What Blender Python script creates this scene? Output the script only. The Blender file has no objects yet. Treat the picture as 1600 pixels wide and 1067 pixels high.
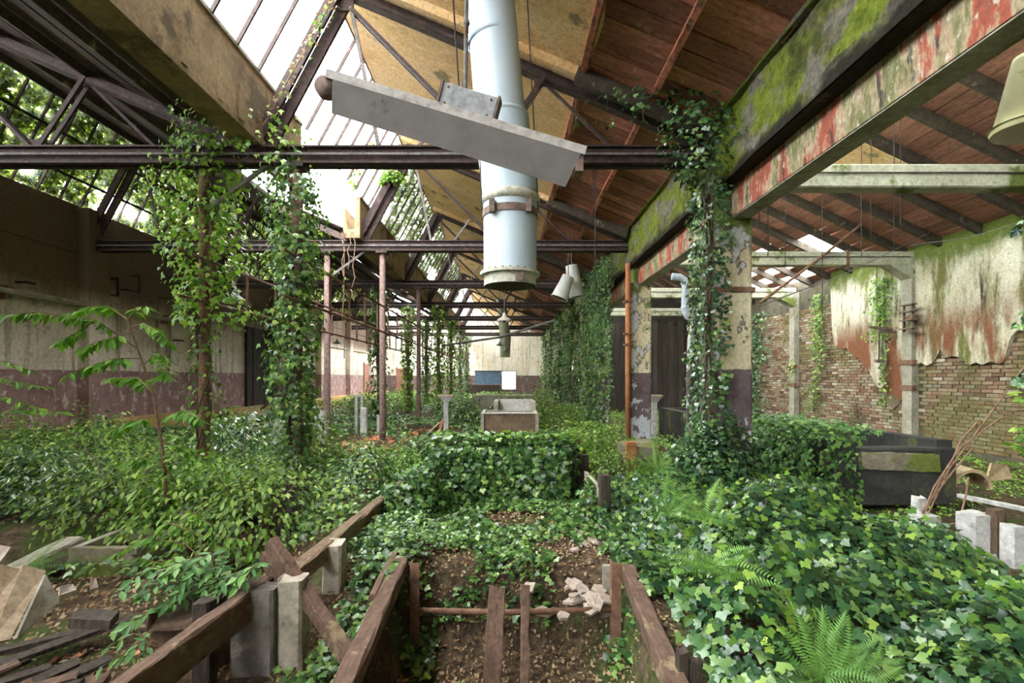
import bpy, math, random
import numpy as np
from mathutils import Vector, Matrix
random.seed(7); RNG = np.random.default_rng(11)
S = bpy.context.scene; COL = S.collection
# ------------------------------------------------------------------ camera, sky, exposure
FPX, VX, VY, CAMZ = 760.0, 793.0, 590.0, 1.55
cd = bpy.data.cameras.new('camera'); cam = bpy.data.objects.new('camera', cd); COL.objects.link(cam)
cam.location = (0, 0, CAMZ); cam.rotation_euler = (math.pi/2, 0, 0)
cd.sensor_width = 36; cd.lens = FPX/1600*36; cd.shift_x = (800-VX)/1600; cd.shift_y = (VY-533.5)/1600
cd.clip_start = .05; cd.clip_end = 300; S.camera = cam
W = bpy.data.worlds.new('overcast_sky'); S.world = W; W.use_nodes = True
W.node_tree.nodes['Background'].inputs[0].default_value = (.97, .99, 1.0, 1)
W.node_tree.nodes['Background'].inputs[1].default_value = 2.0
S.view_settings.view_transform = 'Standard'; S.view_settings.look = 'None'
S.view_settings.gamma = 1; S.view_settings.use_curve_mapping = False; S.view_settings.exposure = 3.5
S.cycles.max_bounces = 8; S.cycles.diffuse_bounces = 5; S.cycles.transparent_max_bounces = 12

def P(px, py, Y):
    return Vector(((px-VX)/FPX*Y, Y, CAMZ+(VY-py)/FPX*Y))
def PZ(px, py, z):
    Y = FPX*(CAMZ-z)/(py-VY); return P(px, py, Y)

# ------------------------------------------------------------------ node helper
class NB:
    def __init__(s, name, rough=.85, spec=.3):
        s.m = bpy.data.materials.new(name); s.m.use_nodes = True; s.t = s.m.node_tree
        s.b = s.t.nodes['Principled BSDF']; s.b.inputs['Roughness'].default_value = rough
        s.b.inputs['Specular IOR Level'].default_value = spec
        s.g = s.t.nodes.new('ShaderNodeNewGeometry'); s.pos = s.g.outputs['Position']; s._x = None
    def _set(s, sock, v):
        if hasattr(v, 'links'): s.t.links.new(v, sock)
        elif isinstance(v, (tuple, list)) and len(v) == 3 and sock.type == 'RGBA': sock.default_value = (*v, 1)
        else: sock.default_value = v
    def xyz(s, i):
        if s._x is None:
            s._x = s.t.nodes.new('ShaderNodeSeparateXYZ'); s.t.links.new(s.pos, s._x.inputs[0])
        return s._x.outputs[i]
    def noise(s, scale, detail=4, st=None, rough=.6, off=0):
        v = s.pos
        if st or off:
            a = s.t.nodes.new('ShaderNodeVectorMath'); a.operation = 'MULTIPLY_ADD'
            s.t.links.new(v, a.inputs[0]); a.inputs[1].default_value = st or (1, 1, 1)
            a.inputs[2].default_value = (off, off*.7, off*1.3); v = a.outputs[0]
        n = s.t.nodes.new('ShaderNodeTexNoise'); s.t.links.new(v, n.inputs['Vector'])
        n.inputs['Scale'].default_value = scale; n.inputs['Detail'].default_value = detail
        n.inputs['Roughness'].default_value = rough; return n.outputs['Fac']
    def ramp(s, f, stops):
        r = s.t.nodes.new('ShaderNodeValToRGB'); s._set(r.inputs[0], f); e = r.color_ramp.elements
        while len(e) < len(stops): e.new(.5)
        for k, (p, c) in enumerate(stops): e[k].position = p; e[k].color = (*c, 1)
        return r.outputs[0]
    def mix(s, f, a, b):
        m = s.t.nodes.new('ShaderNodeMix'); m.data_type = 'RGBA'
        s._set(m.inputs[0], f); s._set(m.inputs[6], a); s._set(m.inputs[7], b); return m.outputs[2]
    def mul(s, a, b):
        m = s.t.nodes.new('ShaderNodeMix'); m.data_type = 'RGBA'; m.blend_type = 'MULTIPLY'
        m.inputs[0].default_value = 1; s._set(m.inputs[6], a); s._set(m.inputs[7], b); return m.outputs[2]
    def math(s, op, a, b=0.0):
        m = s.t.nodes.new('ShaderNodeMath'); m.operation = op
        s._set(m.inputs[0], a); s._set(m.inputs[1], b); return m.outputs[0]
    def sm(s, v, lo, hi):
        m = s.t.nodes.new('ShaderNodeMapRange'); m.interpolation_type = 'SMOOTHSTEP'
        s._set(m.inputs[0], v); m.inputs[1].default_value = lo; m.inputs[2].default_value = hi; return m.outputs[0]
    def rnd(s):
        a = s.t.nodes.new('ShaderNodeAttribute'); a.attribute_name = 'rnd'
        o = s.t.nodes.new('ShaderNodeObjectInfo')
        return s.math('FRACT', s.math('ADD', a.outputs['Fac'], o.outputs['Random']))
    def bump(s, h, strength=.4, dist=.02):
        b = s.t.nodes.new('ShaderNodeBump'); b.inputs['Strength'].default_value = strength
        b.inputs['Distance'].default_value = dist; s._set(b.inputs['Height'], h)
        s.t.links.new(b.outputs[0], s.b.inputs['Normal'])
    def done(s, col, grain=True):
        if grain: col = s.mul(col, s.ramp(s.noise(19, 9, None, .78, 8.3), [(.3, (.5,.48,.46)), (.48, (.93,.93,.93)), (.7, (1.3,1.29,1.26))]))
        s._set(s.b.inputs['Base Color'], col); return s.m

def simple(name, c1, c2, scale=6, st=None, rough=.85, bump=.3, c3=None, s3=2.5, t3=(.55, .7), spec=.25, metal=0, rv=0):
    n = NB(name, rough, spec); n.b.inputs['Metallic'].default_value = metal
    f = n.noise(scale, 6, st); col = n.ramp(f, [(.3, c1), (.7, c2)])
    if c3: col = n.mix(n.sm(n.noise(s3, 5, None, .65, 3.1), *t3), col, c3)
    if rv: col = n.mul(col, n.ramp(n.rnd(), [(0, (1-rv,)*3), (1, (1+rv*.3,)*3)]))
    if bump: n.bump(n.noise(scale*3, 5, st), bump, .015)
    return n.done(col, name not in ('pale_blue_duct_paint','shaded_grey_enamel','white_enamel','white_duct_paint','blue_grey_pipe','mossy_enamel_shade'))

M = {}
def leafmat(name, stops, trans=.35, rough=.4, spec=.4):
    n = NB(name, rough, spec); c = n.ramp(n.rnd(), stops)
    c = n.mul(c, n.ramp(n.noise(1.1, 3), [(.3, (.72, .76, .72)), (.7, (1.1, 1.1, 1.0))]))
    m = n.done(c, False); t = n.t
    tr = t.nodes.new('ShaderNodeBsdfTranslucent'); mx = t.nodes.new('ShaderNodeMixShader')
    tc = n.mul(c, (1.15, 1.25, .5)); t.links.new(tc, tr.inputs[0])
    mx.inputs[0].default_value = trans; t.links.new(n.b.outputs[0], mx.inputs[1]); t.links.new(tr.outputs[0], mx.inputs[2])
    t.links.new(mx.outputs[0], t.nodes['Material Output'].inputs[0]); return m
M['ivy'] = leafmat('ivy_leaf_green', [(0, (.022, .065, .018)), (.35, (.06, .15, .04)), (.7, (.13, .27, .065)), (1, (.32, .47, .13))], .18, .32, .6)
M['ivy_dark'] = leafmat('ivy_leaf_dark', [(0, (.014, .05, .024)), (.4, (.04, .11, .045)), (.75, (.09, .2, .07)), (1, (.26, .4, .12))], .14, .28, .7)
M['ivy_light'] = leafmat('ivy_leaf_light', [(0, (.07, .17, .03)), (.5, (.18, .34, .055)), (1, (.38, .52, .11))], .35, .42)
M['shrub'] = leafmat('shrub_leaf', [(0, (.035, .085, .015)), (.4, (.11, .22, .04)), (.75, (.24, .38, .075)), (1, (.44, .57, .15))], .28, .45)
M['bramble'] = leafmat('bramble_leaf', [(0, (.05, .15, .04)), (.6, (.12, .29, .085)), (1, (.25, .44, .14))], .22, .45)
M['creeper'] = leafmat('creeper_leaf', [(0, (.02, .06, .018)), (.45, (.06, .15, .04)), (.8, (.13, .26, .06)), (1, (.27, .42, .1))], .2, .42)
M['sky_ivy'] = leafmat('skylight_ivy_leaf', [(0, (.06, .085, .018)), (.6, (.16, .21, .045)), (1, (.32, .38, .1))], .42, .6)
M['sapling'] = leafmat('sapling_leaf', [(0, (.09, .24, .03)), (.6, (.17, .36, .05)), (1, (.3, .5, .08))], .4, .5)
M['fern'] = leafmat('fern_leaf', [(0, (.12, .29, .06)), (1, (.27, .46, .12))], .3, .55)
M['moss_leaf'] = leafmat('moss_clump', [(0, (.04, .07, .015)), (1, (.15, .21, .045))], .22, .7)
M['litter'] = leafmat('dead_leaf', [(0, (.16, .09, .05)), (.5, (.3, .19, .11)), (1, (.48, .36, .25))], .1, .8, .1)
M['dryvine'] = simple('dry_vine', (.14, .09, .055), (.28, .19, .12), 30)

def wallmat(name, up1, up2, dado1, dado2, zd, chip, dark, topz=None, topc=None, moss=None):
    n = NB(name, .9, .2); z = n.xyz(2)
    big = n.noise(.9, 6); fine = n.noise(7, 6, None, .7, 4)
    up = n.ramp(big, [(.3, up1), (.68, up2)])
    streak = n.noise(2.2, 5, (1.6, 1.6, .12), .65, 9)
    up = n.mix(n.sm(streak, .5, .72), up, dark); up = n.mix(n.sm(n.noise(3.3, 8, None, .72, 31), .54, .66), up, n.mul(up, (.62, .58, .54)))
    if topz: up = n.mix(n.sm(n.math('ADD', z, n.math('MULTIPLY', big, 1.2)), topz, topz+.9), up, topc)
    if moss: up = n.mix(n.sm(n.noise(1.3, 6, (1, 1, .5), .65, 21), moss[1], moss[1]+.1), up, moss[0])
    da = n.ramp(n.noise(2.5, 5, None, .6, 2), [(.3, dado1), (.7, dado2)])
    da = n.mix(n.sm(n.noise(5, 8, (1, 1, .6), .74, 5), .55, .6), da, chip)
    f = n.sm(n.math('ADD', z, n.math('MULTIPLY', n.math('SUBTRACT', fine, .5), .09)), zd-.012, zd+.012)
    col = n.mix(f, da, up); n.bump(fine, .35, .02); return n.done(col)
M['plaster_left'] = wallmat('plaster_left', (.55, .47, .37), (.8, .74, .64), (.22, .13, .125), (.36, .24, .225), 1.72, (.55, .48, .43), (.17, .12, .085), 3.5, (.17, .125, .09))  # browner top is dirt plus shade, both mixed into the colour
M['plaster_back'] = wallmat('plaster_back', (.74, .66, .48), (.82, .8, .74), (.13, .095, .085), (.2, .14, .125), 1.72, (.35, .3, .26), (.45, .42, .33))
M['column_old'] = wallmat('column_plaster', (.5, .47, .4), (.68, .61, .45), (.115, .085, .09), (.19, .145, .155), 1.67, (.48, .48, .52), (.27, .22, .15), None, None, ((.16, .2, .05), .62))
n = NB('column_plaster_flaking', .88, .25); z = n.xyz(2)
pk_ = n.noise(2.6, 7, (1, 1, .6), .62, 6); c = n.ramp(n.noise(1.4, 5, None, .6, 2), [(.3, (.58, .5, .31)), (.7, (.72, .66, .48))])
c = n.mix(n.sm(pk_, .53, .55), c, (.55, .56, .57)); c = n.mix(n.math('MULTIPLY', n.sm(pk_, .515, .53), n.sm(pk_, .555, .54)), c, (.16, .12, .08))
c = n.mix(n.sm(n.noise(3.2, 6, (1.5, 1.5, .12), .65, 17), .56, .68), c, (.23, .17, .1))
c = n.mix(n.sm(n.math('ADD', n.noise(2, 6, None, .65, 23), n.math('MULTIPLY', n.sm(z, 3.1, 3.9), .22)), .58, .68), c, (.13, .17, .04))
da = n.ramp(n.noise(3, 5, None, .6, 2), [(.3, (.1, .07, .075)), (.7, (.18, .135, .145))])
da = n.mix(n.sm(n.math('ADD', n.noise(4.5, 7, (1, 1, .7), .66, 5), n.math('MULTIPLY', n.sm(z, 1.2, .5), .1)), .58, .61), da, (.5, .52, .57))
f = n.sm(n.math('ADD', z, n.math('MULTIPLY', n.noise(9, 4), .05)), 1.68, 1.695); c = n.mix(f, da, c)
n.bump(pk_, .5, .03); M['column'] = n.done(c)
n = NB('plaster_right', .9, .2); big = n.noise(1.0, 6)
c = n.ramp(big, [(.3, (.46, .41, .27)), (.7, (.7, .67, .56))])
c = n.mix(n.sm(n.noise(1.5, 6, (1, 1, .22), .7, 7), .47, .6), c, (.15, .15, .05)); c = n.mix(n.sm(n.noise(2.4, 6, (1, 1.2, .18), .7, 33), .56, .68), c, (.05, .05, .03))
red = n.math('MULTIPLY', n.sm(n.noise(1.1, 5, (1, 1.3, .3), .6, 14), .4, .52), n.sm(n.xyz(2), 3.5, 2.4))
c = n.mix(red, c, (.21, .085, .045))
c = n.mix(n.sm(n.math('ADD', n.xyz(2), n.math('MULTIPLY', n.noise(2, 5, None, .6, 3), 1.1)), 4.5, 5.0), c, (.1, .13, .025))
n.bump(n.noise(8, 6), .4, .02); M['plaster_right'] = n.done(c)
n = NB('brick', .92, .15)
c = n.ramp(n.rnd(), [(0, (.15, .085, .06)), (.3, (.27, .16, .11)), (.55, (.33, .25, .17)), (.85, (.24, .21, .15)), (1, (.5, .44, .35))])
mo = n.math('ADD', n.noise(1.2, 5, None, .65, 4), n.math('MULTIPLY', n.sm(n.xyz(1), 13.0, 9.5), .1))
c = n.mix(n.math('MULTIPLY', n.sm(mo, .46, .66), .62), c, (.13, .13, .035)); c = n.mix(n.sm(n.noise(.8, 5, None, .6, 30), .6, .74), c, (.06, .05, .035))
n.bump(n.noise(25, 4), .5, .01); M['brick'] = n.done(c)
M['mortar'] = simple('mortar', (.06, .052, .035), (.13, .115, .08), 5, c3=(.08, .085, .025))
n = NB('mossy_girder', .95, .15); m1 = n.noise(2.4, 7, (1, .7, 1.2), .68); m2 = n.noise(9, 6, None, .7, 2)
base = n.ramp(m2, [(.3, (.1, .095, .085)), (.7, (.26, .23, .2))])
ms = n.ramp(m2, [(.25, (.055, .085, .012)), (.5, (.15, .19, .022)), (.75, (.27, .3, .05))])
base = n.mix(n.sm(n.noise(1.3, 5, None, .6, 17), .58, .7), base, (.36, .3, .25))
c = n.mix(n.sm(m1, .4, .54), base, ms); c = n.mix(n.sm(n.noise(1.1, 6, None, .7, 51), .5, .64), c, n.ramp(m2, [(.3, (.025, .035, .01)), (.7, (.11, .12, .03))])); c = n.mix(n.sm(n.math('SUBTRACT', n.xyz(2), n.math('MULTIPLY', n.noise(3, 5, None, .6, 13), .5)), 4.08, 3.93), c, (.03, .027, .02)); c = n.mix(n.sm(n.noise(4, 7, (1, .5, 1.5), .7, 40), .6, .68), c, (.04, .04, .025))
n.bump(m2, .9, .05); M['girder'] = n.done(c)
n = NB('peeling_red_paint', .85, .3); a = n.noise(3.2, 6, (1, 1, .28), .65); f = n.noise(14, 6, (1, 1, .5), .7, 5)
c = n.ramp(a, [(.28, (.08, .08, .065)), (.38, (.3, .09, .055)), (.47, (.38, .10, .06)), (.52, (.45, .36, .24)), (.6, (.16, .17, .06)), (.7, (.35, .31, .25))])
c = n.mix(n.sm(f, .58, .64), c, (.55, .5, .42)); c = n.mix(n.sm(n.noise(6, 6, (1, 1, .3), .7, 11), .58, .66), c, (.06, .06, .05))
n.bump(f, .6, .02); M['redbeam'] = n.done(c)
M['gutter'] = simple('ochre_concrete', (.2, .14, .075), (.38, .28, .16), 2.2, c3=(.12, .085, .05), s3=1.5, t3=(.5, .62), bump=.5)
M['concrete'] = simple('grey_concrete', (.26, .24, .19), (.42, .39, .32), 3, c3=(.16, .17, .06), bump=.4)
M['mossconc'] = simple('moss_topped_concrete', (.14, .12, .09), (.28, .25, .18), 4, c3=(.13, .16, .035), s3=2.2, t3=(.42, .55), bump=.6)
M['whiteconc'] = simple('pale_concrete', (.38, .38, .37), (.6, .59, .56), 6, c3=(.3, .29, .24), s3=4, bump=.4)
M['post'] = simple('stained_pale_post', (.3, .26, .2), (.55, .5, .42), 4, (1, 1, .3), c3=(.08, .065, .05), s3=3, t3=(.55, .68), bump=.4)
M['darkpost'] = simple('charred_concrete', (.1, .09, .08), (.24, .22, .2), 3, (1, 1, .3), c3=(.33, .3, .25), s3=4, t3=(.6, .7), bump=.4)
M['black'] = simple('black_concrete', (.02, .02, .02), (.055, .055, .05), 4, c3=(.1, .105, .03), s3=2, t3=(.55, .68), rough=.7)
M['steel'] = simple('dark_rusty_steel', (.035, .024, .022), (.085, .055, .05), 9, c3=(.13, .075, .055), s3=5, rough=.7, bump=.25)
M['rust'] = simple('rust_brown', (.15, .08, .055), (.27, .15, .1), 12, c3=(.07, .045, .035), s3=6, rough=.85, bump=.3)
M['ironcol'] = simple('flaking_iron_column', (.12, .075, .065), (.26, .17, .15), 22, c3=(.4, .34, .3), s3=30, t3=(.58, .66), bump=.4)
M['rod'] = simple('grey_steel_rod', (.12, .11, .11), (.24, .22, .21), 10, c3=(.13, .07, .05), s3=8)
M['orange'] = simple('orange_rust_pipe', (.36, .13, .05), (.5, .22, .1), 5, (1, 1, .3), c3=(.2, .09, .05))
M['plank'] = simple('dark_roof_plank', (.075, .055, .045), (.16, .12, .1), 8, (.3, 3, 3), c3=(.22, .17, .13), s3=5, t3=(.6, .75), rv=.35)
M['redboard'] = simple('red_clay_board', (.3, .12, .085), (.62, .28, .2), 7, (.35, 2.6, 1), c3=(.6, .46, .36), s3=6, t3=(.6, .74), rv=.6)
M['redboard2'] = simple('red_clay_board_aisle', (.26, .115, .08), (.5, .24, .17), 7, (2.6, .35, 1), c3=(.34, .28, .19), s3=4, t3=(.6, .72), rv=.4)
n = NB('ochre_ceiling_plaster', .9, .15); a = n.noise(1.1, 6); b_ = n.noise(5, 7, (.4, 2, 1), .7, 3)
c = n.ramp(a, [(.3, (.55, .34, .14)), (.55, (.72, .49, .25)), (.75, (.62, .48, .32))])
c = n.mix(n.sm(b_, .56, .68), c, (.8, .6, .38)); c = n.mix(n.sm(n.noise(1.7, 6, None, .65, 12), .58, .68), c, (.24, .19, .1))
n.bump(b_, .3, .02); M['ochre'] = n.done(c)
M['purlin'] = simple('red_purlin', (.3, .09, .05), (.42, .17, .1), 8, (1, .4, 1), c3=(.14, .08, .05), s3=7, t3=(.5, .6))
M['rafter'] = simple('dark_rafter', (.05, .04, .03), (.1, .08, .06), 8, c3=(.3, .26, .17), s3=3, t3=(.62, .7))
M['greenbeam'] = simple('pale_green_tie_beam', (.36, .36, .27), (.55, .55, .44), 3, c3=(.13, .16, .04), s3=1.3, t3=(.52, .62))
M['timber'] = simple('weathered_timber', (.13, .09, .06), (.29, .2, .13), 8, (6, .6, 4), c3=(.2, .19, .1), s3=4, bump=.5)
M['timber_dark'] = simple('wet_dark_timber', (.035, .028, .024), (.09, .07, .055), 8, (4, 4, .6), bump=.5)
M['timber_brown'] = simple('brown_timber', (.09, .055, .04), (.19, .12, .085), 8, (5, .6, 3), c3=(.28, .21, .13), s3=5, t3=(.6, .7), bump=.5)
M['duct'] = simple('pale_blue_duct_paint', (.42, .52, .6), (.56, .66, .73), 3, (1, 1, .25), rough=.45, bump=.04, c3=(.42, .44, .4), s3=5, t3=(.62, .8), spec=.4)
M['duct_in'] = simple('duct_inside', (.1, .09, .07), (.2, .17, .12), 5)
M['ductring'] = simple('cream_duct_flange', (.45, .45, .37), (.6, .6, .5), 6, c3=(.3, .22, .15), s3=12, rough=.6)
M['strap'] = simple('rusty_strap', (.13, .09, .075), (.26, .19, .16), 14, rough=.7)
M['fixture'] = simple('shaded_grey_enamel', (.13, .12, .115), (.19, .175, .165), 5, rough=.6, bump=.1, c3=(.1, .09, .08), s3=9, t3=(.62, .75))  # shade on the panels turned away from light, put into the colour
M['fixture_top'] = simple('lit_fixture_top', (.36, .34, .32), (.5, .47, .44), 6, rough=.6, bump=.1, c3=(.2, .17, .15), s3=12, t3=(.6, .7))  # light on the top lip, put into a paler grey
M['galv'] = simple('galvanised_box', (.26, .27, .29), (.4, .41, .43), 30, rough=.55, c3=(.2, .17, .15), s3=14, t3=(.62, .7))
M['shade'] = simple('mossy_enamel_shade', (.3, .28, .12), (.47, .44, .24), 5, (1, 1, .4), rough=.6, c3=(.16, .17, .05), s3=7)
M['enamel'] = simple('white_enamel', (.8, .76, .68), (.86, .83, .78), 5, rough=.4, bump=0)
M['lampgrey'] = simple('grey_lamp_enamel', (.4, .35, .31), (.52, .46, .41), 8, rough=.6)
M['lampgreen'] = simple('green_lamp_enamel', (.09, .12, .09), (.16, .19, .15), 8, rough=.6)
M['whitepaint'] = simple('white_duct_paint', (.62, .63, .6), (.74, .74, .71), 6, rough=.5, c3=(.4, .42, .33), s3=5)
M['mossduct'] = simple('mossy_duct', (.22, .24, .15), (.36, .37, .26), 3, (1, 1, .3), c3=(.12, .13, .05))
M['pipeblue'] = simple('blue_grey_pipe', (.42, .48, .55), (.55, .6, .65), 6, rough=.5, bump=.05)
M['basin'] = simple('brown_basin', (.12, .085, .06), (.24, .17, .115), 4, (.4, 1, 1), c3=(.3, .23, .15), s3=3)
M['bluepaint'] = simple('blue_panel_paint', (.07, .12, .17), (.12, .19, .26), 5)
M['doorred'] = simple('dull_red_door', (.26, .13, .09), (.36, .19, .14), 4)
M['panel'] = simple('broken_beige_panel', (.34, .25, .16), (.52, .41, .29), 4, (3, .5, 1), c3=(.22, .15, .09), s3=3)
M['claypipe'] = simple('clay_pipe', (.32, .2, .1), (.5, .4, .27), 4, c3=(.2, .2, .08))
M['tile'] = simple('red_tile_shard', (.36, .12, .06), (.5, .2, .11), 5, rv=.5)
M['whitetile'] = simple('white_tile_shard', (.3, .24, .2), (.48, .4, .34), 8, c3=(.4, .3, .22), s3=7)
M['curtain'] = simple('dark_wall_panel', (.035, .03, .025), (.085, .07, .055), 4, (2, 2, .2), rv=.4)
M['yellow'] = simple('yellow_ledge', (.42, .28, .1), (.56, .4, .17), 4, c3=(.3, .24, .14))
M['dirtwin'] = simple('dark_recess', (.02, .017, .014), (.05, .04, .033), 4)
M['wire'] = simple('wire_black', (.03, .025, .02), (.06, .05, .045), 10, bump=0)
M['twig'] = simple('brown_twig', (.17, .095, .06), (.3, .19, .13), 20, bump=.2)
M['bark'] = simple('vine_bark', (.07, .045, .03), (.16, .11, .075), 14, (2, 2, .4), bump=.6)
n = NB('soil', .95, .1); a = n.noise(1.5, 6); b_ = n.noise(14, 6, None, .7, 2)
c = n.ramp(b_, [(.3, (.04, .03, .02)), (.5, (.1, .07, .045)), (.72, (.22, .16, .1))])
c = n.mix(n.sm(a, .48, .6), c, n.ramp(b_, [(.3, (.035, .055, .015)), (.7, (.1, .13, .04))])); n.bump(b_, 1, .05); M['soil'] = n.done(c)
n = NB('dirty_glass', .3, .3); t = n.t; tr = t.nodes.new('ShaderNodeBsdfTransparent'); tl = t.nodes.new('ShaderNodeBsdfTranslucent')
gl = n.sm(n.noise(1.1, 6, None, .65), .5, .75); ad = t.nodes.new('ShaderNodeMixShader'); mx = t.nodes.new('ShaderNodeMixShader')
tl.inputs[0].default_value = (.75, .82, .72, 1); n.b.inputs['Base Color'].default_value = (.5, .6, .52, 1)
ad.inputs[0].default_value = .85; t.links.new(n.b.outputs[0], ad.inputs[1]); t.links.new(tl.outputs[0], ad.inputs[2])
t.links.new(n.math('MULTIPLY_ADD', gl, .3), mx.inputs[0])
t.links.new(tr.outputs[0], mx.inputs[1]); t.links.new(ad.outputs[0], mx.inputs[2]); t.links.new(mx.outputs[0], t.nodes['Material Output'].inputs[0]); M['glass'] = n.m
for nd in t.nodes:
    if nd.type == 'MATH' and nd.operation == 'MULTIPLY_ADD': nd.inputs[2].default_value = .05

g2 = M['glass'].copy(); g2.name = 'dimmed_dirty_glass'; M['glass_dimmed'] = g2  # dirty panes made more opaque to cut the light into the right aisle
for nd in g2.node_tree.nodes:
    if nd.type == 'MATH' and nd.operation == 'MULTIPLY_ADD': nd.inputs[1].default_value = .35; nd.inputs[2].default_value = .4
# ------------------------------------------------------------------ mesh helpers
class MB:
    def __init__(s): s.v = []; s.f = []
    def add(s, vs, fs):
        o = len(s.v); s.v += [tuple(v) for v in vs]; s.f += [tuple(i+o for i in f) for f in fs]; return s
    def box(s, x0, x1, y0, y1, z0, z1):
        return s.add([(x0,y0,z0),(x1,y0,z0),(x1,y1,z0),(x0,y1,z0),(x0,y0,z1),(x1,y0,z1),(x1,y1,z1),(x0,y1,z1)],
              [(0,3,2,1),(4,5,6,7),(0,1,5,4),(1,2,6,5),(2,3,7,6),(3,0,4,7)])
    def bar(s, a, b, w, h, up=(0,0,1), ch=0.0):
        a = Vector(a); b = Vector(b); d = (b-a).normalized(); u = Vector(up)
        if abs(d.dot(u)) > .98: u = Vector((0,1,0))
        r = d.cross(u).normalized(); u = r.cross(d).normalized()
        if ch > 0:
            prof = [(-w/2+ch,-h/2),(w/2-ch,-h/2),(w/2,-h/2+ch),(w/2,h/2-ch),(w/2-ch,h/2),(-w/2+ch,h/2),(-w/2,h/2-ch),(-w/2,-h/2+ch)]
        else: prof = [(-w/2,-h/2),(w/2,-h/2),(w/2,h/2),(-w/2,h/2)]
        n = len(prof); vs = [p+r*x+u*z for p in (a,b) for x,z in prof]
        fs = [(i,(i+1)%n,n+(i+1)%n,n+i) for i in range(n)]+[tuple(range(n))[::-1], tuple(range(n,2*n))]
        return s.add(vs, fs)
    def rough_bar(s, a, b, w, h, seg=8, j=.012, up=(0,0,1), ends=True):
        a = Vector(a); b = Vector(b); d = (b-a).normalized(); u = Vector(up)
        if abs(d.dot(u)) > .98: u = Vector((0,1,0))
        r = d.cross(u).normalized(); u = r.cross(d).normalized(); c = min(w,h)*.1
        prof = [(-w/2+c,-h/2),(w/2-c,-h/2),(w/2,-h/2+c),(w/2,h/2-c),(w/2-c,h/2),(-w/2+c,h/2),(-w/2,h/2-c),(-w/2,-h/2+c)]
        vs = []
        for i in range(seg+1):
            p = a.lerp(b, i/seg)
            for x, z in prof:
                e = random.uniform(-j,j)*3 if i in (0,seg) else 0
                vs.append(p+r*(x+random.uniform(-j,j))+u*(z+random.uniform(-j,j))+d*e)
        fs = [(i*8+k,i*8+(k+1)%8,(i+1)*8+(k+1)%8,(i+1)*8+k) for i in range(seg) for k in range(8)]
        fs += [tuple(range(8))[::-1], tuple(range(seg*8,seg*8+8))]
        return s.add(vs, fs)
    def tube(s, pts, r, n=8, caps=True):
        pts = [Vector(p) for p in pts]; rs = r if isinstance(r,(list,tuple)) else [r]*len(pts)
        vs = []; prev = None
        for i, p in enumerate(pts):
            d = (pts[min(i+1,len(pts)-1)]-pts[max(i-1,0)]).normalized()
            u = prev if prev is not None else (Vector((0,0,1)) if abs(d.z) < .9 else Vector((0,1,0)))
            u = (u-d*u.dot(d)).normalized(); prev = u; w = d.cross(u)
            for k in range(n):
                a = 2*math.pi*k/n; vs.append(p+(u*math.cos(a)+w*math.sin(a))*rs[i])
        m = len(pts); fs = [(i*n+k,i*n+(k+1)%n,(i+1)*n+(k+1)%n,(i+1)*n+k) for i in range(m-1) for k in range(n)]
        if caps: fs += [tuple(range(n))[::-1], tuple(range((m-1)*n,m*n))]
        return s.add(vs, fs)
    def lathe(s, prof, n=24, c=(0,0,0), axis=(0,0,1), close=False):
        ax = Vector(axis).normalized(); q = Vector((0,0,1)).rotation_difference(ax); c = Vector(c)
        vs = [c+q@Vector((r*math.cos(2*math.pi*k/n), r*math.sin(2*math.pi*k/n), z)) for r,z in prof for k in range(n)]
        m = len(prof); fs = [(i*n+k,i*n+(k+1)%n,(i+1)*n+(k+1)%n,(i+1)*n+k) for i in range(m-1) for k in range(n)]
        if close: fs += [((m-1)*n+k,(m-1)*n+(k+1)%n,(k+1)%n,k) for k in range(n)]
        return s.add(vs, fs)
    def slab(s, pts, t, nrm=None):
        pts = [Vector(p) for p in pts]; n = len(pts)
        nn = Vector(nrm).normalized() if nrm else (pts[1]-pts[0]).cross(pts[2]-pts[0]).normalized()
        vs = pts+[p-nn*t for p in pts]
        return s.add(vs, [tuple(range(n)), tuple(range(n,2*n))[::-1]]+[(i,n+i,n+(i+1)%n,(i+1)%n) for i in range(n)])
    def build(s, name, mat, parent=None, smooth=False, kind=None):
        off = np.array(parent_world(parent)) if parent else np.zeros(3)
        v = np.array(s.v)-off; me = bpy.data.meshes.new(name); me.from_pydata(v.tolist(), [], s.f); me.validate(); me.update()
        if smooth: me.polygons.foreach_set('use_smooth', [True]*len(me.polygons))
        me.materials.append(M[mat]); o = bpy.data.objects.new(name, me); COL.objects.link(o); o.parent = parent
        if kind: o['kind'] = kind
        return o
def parent_world(p):
    w = Vector((0,0,0))
    while p is not None: w = w+p.location; p = p.parent
    return w
def tag(o, label, cat, group=None, kind=None):
    o['label'] = label; o['category'] = cat
    if group: o['group'] = group
    if kind: o['kind'] = kind
    return o
def thing(name, label, cat, loc=(0,0,0), group=None):
    o = bpy.data.objects.new(name, None); COL.objects.link(o); o.location = loc; o.empty_display_size = .1
    return tag(o, label, cat, group)
def struct(o, label=None):
    o['kind'] = 'structure'
    if label: o['label'] = label
    return o
def copy_tree(o, loc, parent=None):
    c = o.copy(); COL.objects.link(c); c.parent = parent; c.location = loc
    for ch in o.children: copy_tree(ch, ch.location.copy(), c)
    return c
def inst(name, me, parent, mtx):
    o = bpy.data.objects.new(name, me); COL.objects.link(o); o.parent = parent
    if parent: mtx = Matrix.Translation(-parent_world(parent)) @ mtx
    o.matrix_local = mtx; return o
def unit_box(name, mat, jit=0):
    b = MB().box(-.5,.5,-.5,.5,-.5,.5); me = bpy.data.meshes.new(name)
    v = [(x+random.uniform(-jit,jit), y+random.uniform(-jit,jit), z+random.uniform(-jit,jit)) for x,y,z in b.v]
    me.from_pydata(v, [], b.f); me.update(); me.materials.append(M[mat]); return me
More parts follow.
